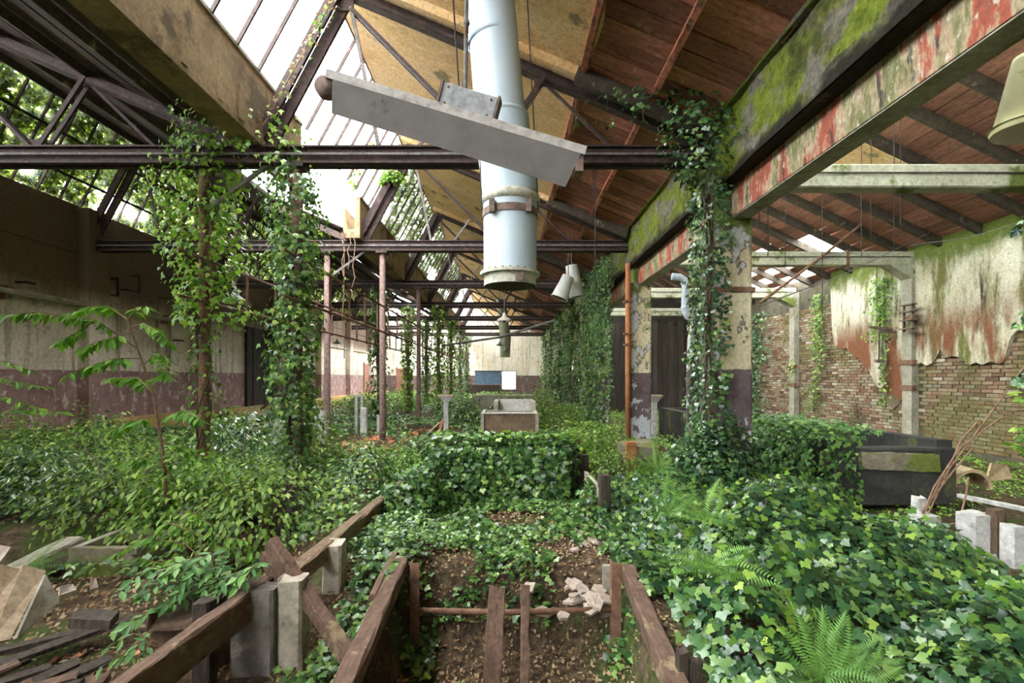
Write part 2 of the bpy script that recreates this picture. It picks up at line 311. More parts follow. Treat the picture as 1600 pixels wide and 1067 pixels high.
def frame_mtx(c, ex, ey, ez, sx, sy, sz):
    ex, ey, ez = Vector(ex)*sx, Vector(ey)*sy, Vector(ez)*sz
    return Matrix(((ex.x,ey.x,ez.x,c[0]),(ex.y,ey.y,ez.y,c[1]),(ex.z,ey.z,ez.z,c[2]),(0,0,0,1)))

# value noise for terrain and scattering
_G = np.random.default_rng(3).random((64,64))
def vn(x, y, s=1.0):
    x = np.asarray(x)*s+100; y = np.asarray(y)*s+100; xi = np.floor(x).astype(int); yi = np.floor(y).astype(int)
    fx = x-xi; fy = y-yi; fx = fx*fx*(3-2*fx); fy = fy*fy*(3-2*fy)
    g = lambda a, b: _G[a % 64, b % 64]
    return (g(xi,yi)*(1-fx)+g(xi+1,yi)*fx)*(1-fy)+(g(xi,yi+1)*(1-fx)+g(xi+1,yi+1)*fx)*fy
def sstep(v, a, b):
    t = np.clip((v-a)/(b-a), 0, 1); return t*t*(3-2*t)
def H(x, y):
    x = np.asarray(x, float); y = np.asarray(y, float)
    h = (vn(x,y,.7)-.5)*.16+(vn(x,y,2.3)-.5)*.06
    pit = sstep(np.abs(x-.05), .88, .8)*sstep(y, 4.2, 3.8)
    h = h-pit*.5 - sstep(np.abs(x-.03), .85, .6)*sstep(y, 5.4, 4.0)*.1
    h = h-sstep(x, -1.75, -2.3)*sstep(y, 5.4, 4.4)*.3
    h = h+sstep(x, -6.5, -9.3)*.35*sstep(y, 3, 6)*sstep(y, 16, 10)
    h = h+np.exp(-((x-2.6)/1.1)**2-((y-4.3)/1.5)**2)*.22
    h = h+np.exp(-((x-2.6)/.5)**2-((y-6.5)/.5)**2)*.3
    h = h-sstep(x, -.85, -1.0)*sstep(x, -2.4, -1.75)*sstep(y, 4.3, 3.3)*.3
    h = h-sstep(x, 3.2, 3.7)*.14
    return h

# ------------------------------------------------------------------ leaves
IVY = (np.array([(0,0,.02),(.12,-.16,-.02),(.4,-.2,-.06),(.41,.0,.0),(.55,.22,-.07),(.31,.31,.01),(0,.68,-.08),
                 (-.31,.31,.01),(-.55,.22,-.07),(-.41,.0,.0),(-.4,-.2,-.06),(-.12,-.16,-.02)]),
       [(0,1,2),(0,2,3),(0,3,4),(0,4,5),(0,5,6),(0,6,7),(0,7,8),(0,8,9),(0,9,10),(0,10,11)])
TRI = (np.array([(0,-.3,0),(.48,-.02,-.07),(.2,.22,.02),(0,.65,-.08),(-.2,.22,.02),(-.48,-.02,-.07)]), [(0,1,2),(0,2,3),(0,3,4),(0,4,5)])
OVAL = (np.array([(0,-.5,0),(.22,-.2,.05),(.26,.12,.05),(0,.62,-.06),(-.26,.12,.05),(-.22,-.2,.05),(0,0,-.02)]),
        [(0,1,6),(1,2,6),(2,3,6),(3,4,6),(4,5,6),(5,0,6)])
DIA = (np.array([(0,-.45,0),(.3,.0,.05),(0,.6,-.04),(-.3,.0,.05)]), [(0,1,2),(0,2,3)])
def norm(a): return a/np.maximum(np.linalg.norm(a, axis=1, keepdims=True), 1e-6)
def leaves(name, p, nrm, tip, size, mat, shape, parent=None, kind=None, tilt=.45):
    n = len(p); base, tris = shape; k = len(base)
    nrm = norm(nrm+RNG.normal(0, tilt, (n,3))); tip = tip+RNG.normal(0, .35, (n,3))
    tip = norm(tip-nrm*(tip*nrm).sum(1, keepdims=True)); u = np.cross(tip, nrm)
    off = np.array(parent_world(parent)) if parent else np.zeros(3)
    s = np.asarray(size)[:,None,None] if np.ndim(size) else np.full((n,1,1), size)
    v = (p-off)[:,None,:]+s*(base[None,:,0:1]*u[:,None,:]+base[None,:,1:2]*tip[:,None,:]+base[None,:,2:3]*nrm[:,None,:])
    f = (np.array(tris)[None]+(np.arange(n)*k)[:,None,None]).reshape(-1,3)
    me = bpy.data.meshes.new(name); me.vertices.add(n*k); me.vertices.foreach_set('co', v.astype(np.float32).ravel())
    me.loops.add(len(f)*3); me.loops.foreach_set('vertex_index', f.astype(np.int32).ravel())
    me.polygons.add(len(f)); me.polygons.foreach_set('loop_start', np.arange(0, len(f)*3, 3, dtype=np.int32))
    me.update(calc_edges=True)
    at = me.attributes.new('rnd', 'FLOAT', 'POINT'); at.data.foreach_set('value', np.repeat(RNG.random(n)**1.3, k).astype(np.float32))
    me.materials.append(M[mat]); o = bpy.data.objects.new(name, me); COL.objects.link(o); o.parent = parent
    if kind: o['kind'] = kind
    return o
UP = np.array([0,0,1.0])
def ground_ivy(name, label, x0, x1, y0, y1, dens, size, mat, mask=None, lift=.12, shape=IVY, clump=2.0, cat='ivy'):
    n = int((x1-x0)*(y1-y0)*dens); x = RNG.uniform(x0,x1,n); y = RNG.uniform(y0,y1,n)
    if mask is not None: k = RNG.random(n) < mask(x,y); x = x[k]; y = y[k]; n = len(x)
    c = vn(x,y,clump); z = H(x,y)+.015+lift*(.25+1.0*c)*RNG.uniform(.35,1.0,n)
    p = np.stack([x,y,z],1); e = .03
    g = np.stack([-(vn(x+e,y,clump)-vn(x-e,y,clump))/(2*e)*lift*1.2, -(vn(x,y+e,clump)-vn(x,y-e,clump))/(2*e)*lift*1.2-.25, np.ones(n)],1)
    t = np.stack([RNG.normal(0,1,n), RNG.normal(-.8,1,n), np.full(n,-.4)],1)
    o = leaves(name, p, g, t, RNG.uniform(.6,1.25,n)*size, mat, shape, None, 'stuff')
    return tag(o, label, cat, None, 'stuff')
def box_ivy(x0,x1,y0,y1,z0,z1,n, faces='flrt'):
    ps, ns = [], []
    ar = {'f':(x1-x0)*(z1-z0),'b':(x1-x0)*(z1-z0),'l':(y1-y0)*(z1-z0),'r':(y1-y0)*(z1-z0),'t':(x1-x0)*(y1-y0)}; tot = sum(ar[f] for f in faces)
    for f in faces:
        m = int(n*ar[f]/tot); a = RNG.random(m); b = RNG.random(m); ou = RNG.random(m)**2*.13
        X = x0+(x1-x0)*a; Z = z0+(z1-z0)*b; Yy = y0+(y1-y0)*a; on = np.ones(m); ze = np.zeros(m)
        if f == 'f': ps.append(np.stack([X, y0-ou, Z],1)); ns.append(np.stack([ze,-on,on*.35],1))
        if f == 'b': ps.append(np.stack([X, y1+ou, Z],1)); ns.append(np.stack([ze,on,on*.35],1))
        if f == 'l': ps.append(np.stack([x0-ou, Yy, Z],1)); ns.append(np.stack([-on,ze,on*.35],1))
        if f == 'r': ps.append(np.stack([x1+ou, Yy, Z],1)); ns.append(np.stack([on,ze,on*.35],1))
        if f == 't': ps.append(np.stack([X, y0+(y1-y0)*b, z1+ou],1)); ns.append(np.stack([ze,-on*.3,on],1))
    return np.concatenate(ps), np.concatenate(ns)
DOWN = np.array([[0,-.15,-1.0]])
def climbing(label, x, y, z0, z1, r, n, size, mat, prof=None, group=None, shape=TRI, stems=3, hx=1.0):
    t = thing('climbing_ivy', label, 'ivy', (x,y,z0), group)
    a = RNG.uniform(0, 2*np.pi, n); u = RNG.random(n)
    if prof is not None: u = np.interp(np.sort(u), *prof)
    zz = z0+(z1-z0)*u; lump = .45+.9*vn(zz*1.7+x*3, np.cos(a)*1.5+y, 1.4)
    rr = r*lump*RNG.uniform(.55,1.15,n)
    p = np.stack([x+np.cos(a)*rr*hx, y+np.sin(a)*rr, zz],1); nn = np.stack([np.cos(a), np.sin(a)-.2, np.full(n,.45)],1)
    leaves('foliage', p, nn, np.repeat(DOWN,n,0), RNG.uniform(.65,1.25,n)*size, mat, shape, t, None, .4)
    for k in range(stems):
        b = MB(); ph = random.uniform(0,6.28); m = 14; rad = .09
        b.tube([(x+math.cos(ph+i*.55)*rad, y+math.sin(ph+i*.55)*rad, z0+(z1-z0)*i/m) for i in range(m+1)], .014, 5); b.build('stem', 'bark', t)
    return t

# ================================================================== THE SETTING
TY = [2.2+4.7*k for k in range(8)]            # truss lines: 2.2, 6.9, 11.6 ... 35.1
YE = 39.8
# --- ground
gx = np.concatenate([np.linspace(-10.2,-4,32,endpoint=False), np.linspace(-4,5,91,endpoint=False), np.linspace(5,10,20)])
gy = np.concatenate([np.linspace(-14,-2,24,endpoint=False), np.linspace(-2,7,90,endpoint=False), np.linspace(7,16,45,endpoint=False), np.linspace(16,40,48)])
X_, Y_ = np.meshgrid(gx, gy); Z_ = H(X_, Y_); nx = len(gx)
b = MB(); b.v = np.stack([X_,Y_,Z_],2).reshape(-1,3).tolist()
b.f = [(j*nx+i, j*nx+i+1, (j+1)*nx+i+1, (j+1)*nx+i) for j in range(len(gy)-1) for i in range(nx-1)]
struct(b.build('floor', 'soil', None, True))

# --- left wall
wl = struct(MB().box(-10.35,-10,-14,YE+.3,-.6,5.55).build('wall_left', 'plaster_left'))
for y in TY[1:]: MB().box(-10.02,-9.72,y-.3,y+.3,-.6,5.5).build('pilaster', 'plaster_left', wl)
MB().box(-10.02,-9.93,-2,YE,3.28,3.38).build('ledge', 'plaster_left', wl)
MB().box(-10.02,-9.95,-2,YE,4.45,4.52).build('ledge', 'plaster_left', wl)
tr_ = MB()
for k in range(len(TY)): tr_.box(-10.0,-9.62,TY[k]+.34,TY[k]+4.36,-.3,.5+random.uniform(-.06,.06))
struct(tr_.build('baseboard_left', 'yellow'))
d1 = thing('door_1', 'dark brown boarded double door in left wall', 'door', (-10,20.2,0)); d1['kind'] = 'structure'
for k in range(8): MB().box(-9.99,-9.9+random.uniform(0,.05),18.5+k*.42,18.9+k*.42,0,3.5).build('board', 'dirtwin', d1)
for i, (y0, y1) in enumerate(((33.8,35.0),)):
    d = thing('door_2', 'dull red wooden door in left wall', 'door', (-10,(y0+y1)/2,0)); d['kind'] = 'structure'
    MB().box(-9.99,-9.92,y0,y1,0,2.5).build('leaf', 'doorred', d); MB().box(-9.99,-9.9,y0-.1,y0,0,2.6).build('jamb', 'doorred', d)

# --- end wall with opening
bw = thing('wall_back', 'pale end wall with dark dado', 'wall', (0,YE,0)); bw['kind'] = 'structure'; del bw['category']
prof = [(-10.35,5.55),(-9.15,7.35),(-3.75,4.95),(-3.4,5.74),(-2.55,7.35),(2.86,5.05),(3.4,5.05)]
def zt(x): return float(np.interp(x, [q[0] for q in prof], [q[1] for q in prof]))
def wallpiece(x0, x1, z0, z1=None):
    xs = [x0]+[q[0] for q in prof if x0 < q[0] < x1]+[x1]
    top = [(x, YE, zt(x)) for x in xs] if z1 is None else [(x0,YE,z1),(x1,YE,z1)]
    MB().slab([(x1,YE,z0),(x0,YE,z0)]+top, .3, (0,-1,0)).build('wall_section', 'plaster_back', bw)
wallpiece(-10.35,-.45,-.5); wallpiece(.7,3.4,-.5); MB().box(3.4,9.9,YE,YE+.3,-.5,7.3).build('wall_section', 'plaster_back', bw); MB().box(9.7,9.9,23.9,YE,-.5,7.3).build('wall_section', 'plaster_back', bw); MB().box(3.42,9.9,23.9,YE,7.2,7.3).build('roof_slab', 'dirtwin', bw); wallpiece(-.45,.7,2.05); wallpiece(-.45,.7,-.5,.62)
for x, w in ((-8.9,.9),): pass
b = thing('door_3', 'narrow reddish door in the pale end wall', 'door', (-8.7,YE,0)); b['kind'] = 'structure'
MB().box(-9.0,-8.1,YE-.06,YE,0,2.3).build('leaf', 'doorred', b); MB().box(-9.1,-9.0,YE-.08,YE,0,2.4).build('jamb', 'doorred', b)
b = thing('wall_panel', 'dark blue painted panel on the pale end wall', 'panel', (-1.6,YE,1.3))
MB().box(-2.65,-.52,YE-.05,YE,.95,2.05).build('blue_sheet', 'bluepaint', b); MB().box(-2.7,-.47,YE-.08,YE-.05,2.05,2.12).build('top_rail', 'timber_dark', b)
b = thing('counter', 'dark brown low counter under the blue panel', 'counter', (-1.6,YE-.6,0))
MB().box(-3.4,-.55,YE-1.0,YE-.1,-.2,.93).build('body', 'timber_dark', b); MB().box(-3.45,-.5,YE-1.05,YE-.08,.93,.99).build('top', 'timber_brown', b)
b = thing('door_4', 'pale frame of the bright opening in the end wall', 'door frame', (.1,YE,.6)); b['kind'] = 'structure'
for x in (-.47,.66): MB().box(x,x+.06,YE-.06,YE+.02,.6,2.1).build('jamb', 'rust', b)
MB().box(-.47,.72,YE-.06,YE+.02,2.05,2.12).build('lintel', 'rust', b)

MB_f = MB().slab([(9.75,-14,-.5),(9.75,-14,4.6),(4.25,-14,7.25),(3.4,-14,5.05),(2.86,-14,5.05),(-2.55,-14,7.35),(-3.4,-14,5.74),(-3.75,-14,4.95),(-9.15,-14,7.35),(-10.35,-14,5.55),(-10.35,-14,-.5)], .3, (0,1,0))
struct(MB_f.build('wall_front', 'plaster_back'))
# --- right wall: mortar face, bricks, plaster, pilaster strips
wr = struct(MB().box(9.69,10.05,-14,24,-.5,4.75).build('wall_right', 'mortar'))
ZB = [(9.0,2.45),(9.13,2.4),(9.3,2.26),(9.41,1.88),(9.7,1.9),(9.9,1.84),(10.1,1.78),(10.44,2.02),(10.8,2.13),(11.0,1.9),(11.48,1.81),(11.6,1.3),
      (11.75,.95),(12.1,1.05),(12.45,1.2),(12.69,1.3),(12.9,1.62),(13.3,2.02),(13.73,2.29),(14.0,2.34),(14.37,2.46),(14.45,3.4),(14.5,4.4)]
ys = np.arange(8.0, 14.5, .06); zb = np.interp(ys, *zip(*ZB))+(vn(ys*6, ys*0, 1)-.5)*.16
top = np.full(len(ys), 4.7)
b = MB(); n_ = len(ys)
for i, y in enumerate(ys): b.v += [(9.60+vn(y,1,2)*.02,y,zb[i]),(9.60,y,top[i]),(9.74,y,zb[i]),(9.74,y,top[i])]
b.f = [q for i in range(n_-1) for q in ((4*i,4*i+1,4*i+5,4*i+4),(4*i,4*i+4,4*i+6,4*i+2))]+[(0,2,3,1),(4*n_-4,4*n_-3,4*n_-1,4*n_-2)]
b.build('plaster', 'plaster_right', wr)
b = MB().slab([(9.66,12.2,.75),(9.66,11.95,.95),(9.66,11.85,1.3),(9.66,12.05,1.62),(9.66,12.4,1.66),(9.66,12.75,1.45),(9.66,12.5,1.05)], .05, (-1,0,0)); b.build('plaster_flake', 'basin', wr)
for y in TY[1:4]:
    w = .14 if y > 10 else .2
    MB().box(9.52,9.75,y-w,y+w,-.4,4.4).build('pilaster', 'concrete', wr)
    for z in (1.25,1.85): MB().box(9.5,9.6,y-w-.05,y+w+.05,z,z+.12).build('clamp', 'rust', wr)
bl = []
for c in range(46):
    z = .02+c*.082; y = 8.6+(.13 if c % 2 else 0)
    while y < 23.3:
        L = .235*random.uniform(.93,1.04)
        if y > 14.45 or z < np.interp(y+L/2, *zip(*ZB))+.06: 
            if not any(abs(y+L/2-t) < .2 for t in TY): bl.append((y, z, L))
        y += L+.018
bl.sort(key=lambda q: math.hypot(9.7, q[0])+(3 if q[1] < .55 or q[1] > 3.2 else 0))
bme = unit_box('brick', 'brick', .045)
for y, z, L in bl[:300]:
    inst('brick', bme, wr, frame_mtx((9.71+random.uniform(-.012,.012),y+L/2,z+.03),(1,0,0),(0,1,0),(0,0,1),.07,L,.066))
b = MB(); rr = []
for y, z, L in bl[300:]:
    d = random.uniform(-.012,.012); b.box(9.675+d,9.74,y,y+L,z-.002,z+.064); rr += [random.random()]*8
o = b.build('bricks', 'brick', wr, False, 'stuff'); at = o.data.attributes.new('rnd','FLOAT','POINT'); at.data.foreach_set('value', rr)

# --- dark panelled partition closing the right aisle
wp = thing('wall_partition', 'dark board partition', 'wall', (6.5,23.6,0)); wp['kind'] = 'structure'; del wp['category']
MB().box(3.3,9.8,23.7,23.8,-.4,5.0).build('backing', 'dirtwin', wp)
MB().slab([(3.3,23.75,4.9),(3.3,23.75,5.05),(4.25,23.75,7.25),(9.8,23.75,4.6),(9.8,23.75,4.5)], .1, (0,-1,0)).build('gable', 'dirtwin', wp)
pm = unit_box('panel_board', 'curtain', .03)
for k in range(24):
    inst('board', pm, wp, frame_mtx((3.5+k*.26,23.62+random.uniform(-.06,.05),1.9),(1,0,0),(0,1,0),(0,0,1),.25,.07,4.4+random.uniform(-.3,.3)))

# --- left gutter beam (broken after the first truss line)
def gutter(y0, y1, lab):
    t = thing('gutter_beam', lab, 'beam', (-3.6,y0,4.8))
    MB().slab([(-3.43,y0,4.8),(-3.43,y0,5.74),(-3.52,y0,5.74),(-3.56,y0,5.0),(-3.72,y0,5.0),(-3.78,y0,5.5),(-3.86,y0,5.5),(-3.8,y0,4.8)], y1-y0, (0,-1,0)).build('trough', 'gutter', t)
    MB().bar((-3.46,y0,5.76),(-3.46,y1,5.76),.1,.05).build('capping', 'concrete', t); return t
g1 = gutter(-14, 8.1, 'ochre stained concrete gutter beam resting on the roof truss beside the skylight')
for y in (5.1,5.75,6.2): MB().box(-3.45,-3.41,y,y+.1,4.86,5.3).build('bracket', 'gutter', g1)
gutter(11.3, YE, 'broken-off concrete gutter beam continuing behind the second truss')

# --- roofs
def slope_frame(xa, za, xb, zb_):
    d = Vector((xb-xa,0,zb_-za)); L = d.length; d.normalize(); return d, Vector((-d.z,0,d.x)), L
cl = thing('ceiling_left', 'dark plank roof slope of the left bay', 'roof', (-6.4,18,6)); cl['kind'] = 'structure'; del cl['category']
d, nn, L = slope_frame(-9.15,7.3,-3.75,4.98); pk = unit_box('roof_plank', 'plank', .02); NBD = 21
for k, y0 in enumerate([-2.5]+TY):
    y1 = y0+4.7 if y0 != 35.1 else YE
    for i in range(NBD):
        if k >= 6 and i > 7: continue
        if k == 2 and i > 13:
            c = Vector((-9.15,6.9+.85,7.3))+d*(L*(i+.5)/NBD)+nn*.02; inst('plank', pk, cl, frame_mtx(c, d, (0,1,0), nn, L/NBD-.012, 1.7, .03)); continue
        if k > 3 and (i*7+k*3) % 9 < 2 and i > 10: continue
        c = Vector((-9.15,(y0+y1)/2,7.3))+d*(L*(i+.5)/NBD)+nn*(random.uniform(-.008,.008)+.02)
        inst('plank', pk, cl, frame_mtx(c, d, (0,1,0), nn, L/NBD-.012, y1-y0-.02, .03))
def deck(xa, za, xb, zb_, y0, y1, off, par, mat='rafter'):
    dd, n2, L2 = slope_frame(xa,za,xb,zb_); a = Vector((xa,y0,za))+n2*off
    MB().slab([a, a+dd*L2, a+dd*L2+Vector((0,y1-y0,0)), a+Vector((0,y1-y0,0))], -.03, n2).build('deck', mat, par)
deck(-9.15,7.3,-3.75,4.98,-14,6.9,.05,cl); deck(-9.15,7.3,-5.6,5.775,6.9,11.6,.05,cl); deck(-5.6,5.775,-3.75,4.98,6.9,8.6,.05,cl); deck(-9.15,7.3,-3.75,4.98,11.6,16.3,.05,cl); deck(-9.15,7.3,-5.4,5.69,16.3,25.7,.05,cl)
for f in (.12,.36,.6,.84):
    c = Vector((-9.15,0,7.3))+d*(L*f)-nn*.07
    MB().bar((c.x,-2.5,c.z),(c.x,8.6 if f > .5 else YE,c.z),.09,.12,nn).build('purlin', 'rafter', cl)
    if f > .5: MB().bar((c.x,11.6,c.z),(c.x,YE,c.z),.09,.12,nn).build('purlin', 'rafter', cl)

cm = thing('ceiling_middle', 'ochre plaster and red clay board roof slope of the middle bay', 'roof', (0,18,6)); cm['kind'] = 'structure'; del cm['category']
d, nn, L = slope_frame(-2.55,7.3,2.86,5.02)
sx = lambda x: Vector((x,0,7.3+(x+2.55)*(5.02-7.3)/(2.86+2.55)))
for k, y0 in enumerate([-2.5]+TY):
    y1 = y0+4.7 if y0 != 35.1 else YE
    a = sx(-2.55); pts = []
    for q in range(13):
        yy = y0+(y1-y0)*q/12; e = sx(1.1+(.03*math.sin(q*2.1+k)) + (.1 if q in (0,12) else 0)); pts.append((e.x,yy,e.z-.06))
    MB().slab([(a.x,y1,a.z-.06),(a.x,y0,a.z-.06)]+pts, .05, (-nn.x,0,-nn.z)).build('plaster_panel', 'ochre', cm)
    for x in (1.06,1.98):
        e = sx(x)-nn*.06; MB().rough_bar((e.x,y0+.12,e.z),(e.x,y1-.12,e.z),.09,.12,10,.006,nn).build('purlin', 'purlin', cm)
    if k:
        e0 = sx(1.0)-nn*.13; e1 = sx(2.84)-nn*.13
        MB().rough_bar((e0.x,y0-.28,e0.z),(e1.x,y0-.28,e1.z),.12,.26,8,.008,nn).build('rib', 'rafter', cm)
        MB().bar((e0.x,y0-.345,e0.z+.13),(e1.x,y0-.345,e1.z+.13),.03,.07,nn).build('rib_edge', 'purlin', cm)
        e0 = sx(-2.4)-nn*.1; e1 = sx(1.0)-nn*.1; MB().bar((e0.x,y0-.28,e0.z),(e1.x,y0-.28,e1.z),.1,.14,nn).build('rib', 'ochre', cm)
rb = unit_box('clay_board', 'redboard', .02); WB = .29
nb = int((YE+2.5)/WB)
for i in range(nb):
    y = -2.5+(i+.5)*WB
    for xa, xb in ((1.1,1.96),(2.0,2.86)):
        if (i*5+int(xa)) % 53 == 7 and y > 12: continue
        a, e = sx(xa), sx(xb); c = (a+e)/2+nn*random.uniform(-.012,.012)
        inst('clay_board', rb, cm, frame_mtx((c.x,y,c.z), d, (0,1,0), nn, (e-a).length, WB-.018, .03))
deck(-2.55,7.3,2.86,5.02,-14,YE,.06,cm)

cr = thing('ceiling_right', 'red clay board roof slope of the right aisle', 'roof', (7,12,6)); cr['kind'] = 'structure'; del cr['category']
d, nn, L = slope_frame(4.25,7.25,9.75,4.6); RY = [7.1-.925*4+.925*k for k in range(22)]; rb2 = unit_box('clay_board', 'redboard2', .02); NC = 20
for k, y0 in enumerate(RY):
    a = Vector((4.25,y0,7.25))-nn*.11; e = a+d*L; MB().bar(a, e, .1, .17, nn).build('rafter', 'rafter', cr)
    for i in range(NC):
        y1 = y0+.925; fx = (i+.5)/NC; hole = (14.4 < y0 < 17.4 and fx > .62 and (i*3+k*5) % 7 < 4) or (12.3 < y0 < 13.1 and .72 < fx < .9)
        if hole: continue
        c = Vector((4.25,(y0+y1)/2,7.25))+d*(L*fx)+nn*random.uniform(-.006,.006)
        inst('clay_board', rb2, cr, frame_mtx(c, d, (0,1,0), nn, L/NC-.016, .905, .03))
deck(4.25,7.25,9.75,4.6,-14,12.4,.05,cr); deck(4.25,7.25,8.0,5.443,12.4,14.4,.05,cr); deck(4.25,7.25,7.4,5.732,14.4,23.6,.05,cr)
sx2 = lambda x, y: Vector((x,y,7.25+(x-4.25)*(4.6-7.25)/5.5))-nn*.215
for pts in ([(4.3,6.4),(5.6,6.4),(5.9,7.3),(5.4,8.9),(4.9,8.8),(4.6,10),(4.3,10)], [(4.3,9.2),(6.2,9.3),(6.6,9.95),(6.1,10.8),(5.6,10.7),(5.3,11.5),(5.6,12.3),(4.3,12.5)],
            [(6.3,9.0),(7.5,9.0),(7.4,9.85),(6.4,9.9)], [(5.6,4.6),(7.4,4.6),(7.2,5.4),(6.4,6.3),(5.8,6.2)]):
    q = [sx2(x+random.uniform(-.05,.05),y) for x,y in pts]; MB().slab(q, .03, (-nn.x,0,-nn.z)).build('plaster_patch', 'ochre', cr)

# --- sloping glazing of the three bays
def glazing(num, lab, xa, za, xb, zb_, y0, y1, step=.53, rails=(.5,), sky=None, gmat='glass'):
    t = thing('window_%d' % num, lab, 'skylight', ((xa+xb)/2,(y0+y1)/2,za)); t['kind'] = 'structure'; del t['category']
    dd, n2, L2 = slope_frame(xa,za,xb,zb_); k = 0; y = y0
    gm = unit_box('pane', gmat); bm_ = unit_box('glazing_bar', 'steel')
    while y < y1:
        c = Vector((xa,y,za))+dd*(L2/2)
        inst('glazing_bar', bm_, t, frame_mtx(c, dd, (0,1,0), n2, L2, .028, .05))
        if not (sky and sky(y)):
            c2 = Vector((xa,y+step/2,za))+dd*(L2/2)+n2*.03; inst('pane', gm, t, frame_mtx(c2, dd, (0,1,0), n2, L2, step-.03, .006))
        y += step; k += 1
    for f in rails:
        c = Vector((xa,0,za))+dd*(L2*f)-n2*.05; MB().bar((c.x,y0,c.z),(c.x,y1,c.z),.06,.07,n2).build('rail', 'steel', t)
    MB().bar((xb,y0,zb_),(xb,y1,zb_),.12,.12).build('ridge_bar', 'steel', t); return t
glazing(1, 'sloping skylight of the middle bay', -3.42,5.76,-2.55,7.36, -14, YE, .53, (), lambda y: 7.6 < y < 10.6)
glazing(2, 'ivy covered sloping skylight above the left wall', -10.05,5.56,-9.15,7.36, -14, YE, .53, (.28,.66))
glazing(3, 'sloping skylight of the right aisle', 3.42,5.1,4.25,7.3, -14, 23.5, .53, (.5,), None, 'glass_dimmed')

# ================================================================== STEEL TRUSSES
ORD = ['first','second','third','fourth','fifth','sixth','seventh','eighth']
def make_truss():
    t = thing('roof_truss', 'x', 'roof truss', (-3.5,2.2,4.55), 'steel roof trusses across the two bays'); y = 2.2
    for s in (-1,1):
        b = MB(); b.box(-9.9,2.86,y+s*.045-.02,y+s*.045+.02,4.55,4.8); b.box(-9.9,2.86,y+s*.075-.04,y+s*.075+.04,4.55,4.575); b.box(-9.9,2.86,y+s*.075-.04,y+s*.075+.04,4.775,4.8)
        b.build('chord', 'steel', t)
    MB().box(-9.9,2.86,y-.12,y-.09,4.66,4.69).build('conduit', 'rod', t)
    for dx in (-6.46, 0):
        R = lambda x, z: Vector((x+dx,y,z))
        for s in (-.05,.05):
            o_ = Vector((s*1.5,s,0))
            MB().bar(R(-3.52,4.75)+o_, R(-2.33,7.0)+o_, .05,.16,(1,0,0)).build('steep_rafter', 'steel', t)
        for s in (-.05,.05):
            o_ = Vector((0,s,0)); e = 2.86 if dx == 0 else 2.7
            MB().bar(R(-2.4,7.06)+o_, R(e,4.82)+o_, .03,.14).build('rafter', 'steel', t)
        b = MB().bar(R(-2.4,7.0), R(e,4.76), .13,.02); b.build('rafter_flange', 'rafter', t)
        MB().bar(R(-2.22,6.8), R(-1.82,4.78), .05,.05).build('hanger_rod', 'rod', t)
        for s in (-.05,.05): MB().bar(R(-2.2,6.75)+Vector((0,s,0)), R(-.25,4.78)+Vector((0,s,0)), .035,.05).build('diagonal', 'steel', t)
        for s in (-.06,.06): MB().bar(R(.52,5.8)+Vector((0,s,0)), R(-.15,4.78)+Vector((0,s,0)), .035,.06).build('strut', 'steel', t)
        MB().bar(R(-.9,5.32), R(-1.3,4.78), .04,.04).build('brace', 'rod', t)
        MB().bar(R(.5,5.75), R(1.5,4.78), .03,.04).build('brace', 'steel', t)
        for x, z in ((-2.3,6.85),(-.2,4.8),(-3.45,4.8),(.5,5.78)): MB().box(x+dx-.12,x+dx+.12,y-.012,y+.012,z-.1,z+.12).build('gusset', 'steel', t)
    MB().bar((-4.3,y,3.9),(-3.35,y,4.6),.05,.05).build('knee_brace', 'rod', t)
    return t
tr0 = make_truss()
lab = lambda k: 'dark rusty steel roof truss, %s counting from the pale end wall' % ORD[7-k]
tr0['label'] = lab(0)
for k in range(1,8):
    c = copy_tree(tr0, (-3.5,TY[k],4.55)); c['label'] = lab(k)

# ================================================================== COLUMNS AND GIRDERS OF THE RIGHT ROW
def concrete_column(y, label):
    t = thing('concrete_column', label, 'column', (3.11,y,0), 'concrete columns under the mossy girder')
    MB().bar((3.11,y,-.3),(3.11,y,3.76),.5,.5,(0,1,0),.035).build('shaft', 'column', t)
    MB().bar((3.16,y,3.74),(3.16,y,4.16),.4,.46,(0,1,0),.03).build('head', 'column', t); return t
LC = ['ivy-draped concrete column with peeling cream and purple paint, nearest the black tank', 'concrete column with orange rusty downpipe on its corner']+['ivy-smothered concrete column, %s from the end wall' % ORD[q] for q in (4,3,2,1,0)]
for k in range(1,8): 
    cc = concrete_column(TY[k], LC[k-1])
    if k == 1:
        MB().box(2.84,3.38,6.63,7.17,2.72,2.79).build('band', 'rust', cc); MB().box(2.8,2.9,6.72,7.1,-.2,3.7).build('side_panel', 'concrete', cc)
t = thing('downpipe', 'orange rusted downpipe strapped to the second concrete column', 'pipe', (2.78,11.35,0))
MB().tube([(2.80,11.3,-.1),(2.80,11.3,4.2)],.06,10).build('pipe', 'orange', t, True)
for z in (2.3,2.55,3.3): MB().box(2.7,2.9,11.22,11.38,z,z+.04).build('clip', 'rust', t)
MB().box(2.62,3.05,11.1,11.42,-.02,.1).build('shoe', 'rust', t)
t = thing('mossy_girder', 'moss covered concrete girder running along the row of concrete columns', 'beam', (3.11,18,4.15))
b = MB(); yy = np.linspace(-2,YE,110); zz = np.linspace(4.15,5.02,9); V = [(2.86+(vn(y*3,z*9,1)-.5)*.05, y, z) for y in yy for z in zz]
b.add(V, [(i*9+j,(i+1)*9+j,(i+1)*9+j+1,i*9+j+1) for i in range(109) for j in range(8)]); b.box(2.88,3.36,-14,YE,4.15,5.02); b.build('face', 'girder', t)
MB().rough_bar((2.86,-2,5.05),(2.86,YE,5.05),.16,.08,60,.012).build('coping', 'girder', t)
MB().bar((2.80,-2,5.12),(2.80,YE,5.12),.05,.05).build('edge_strip', 'concrete', t)
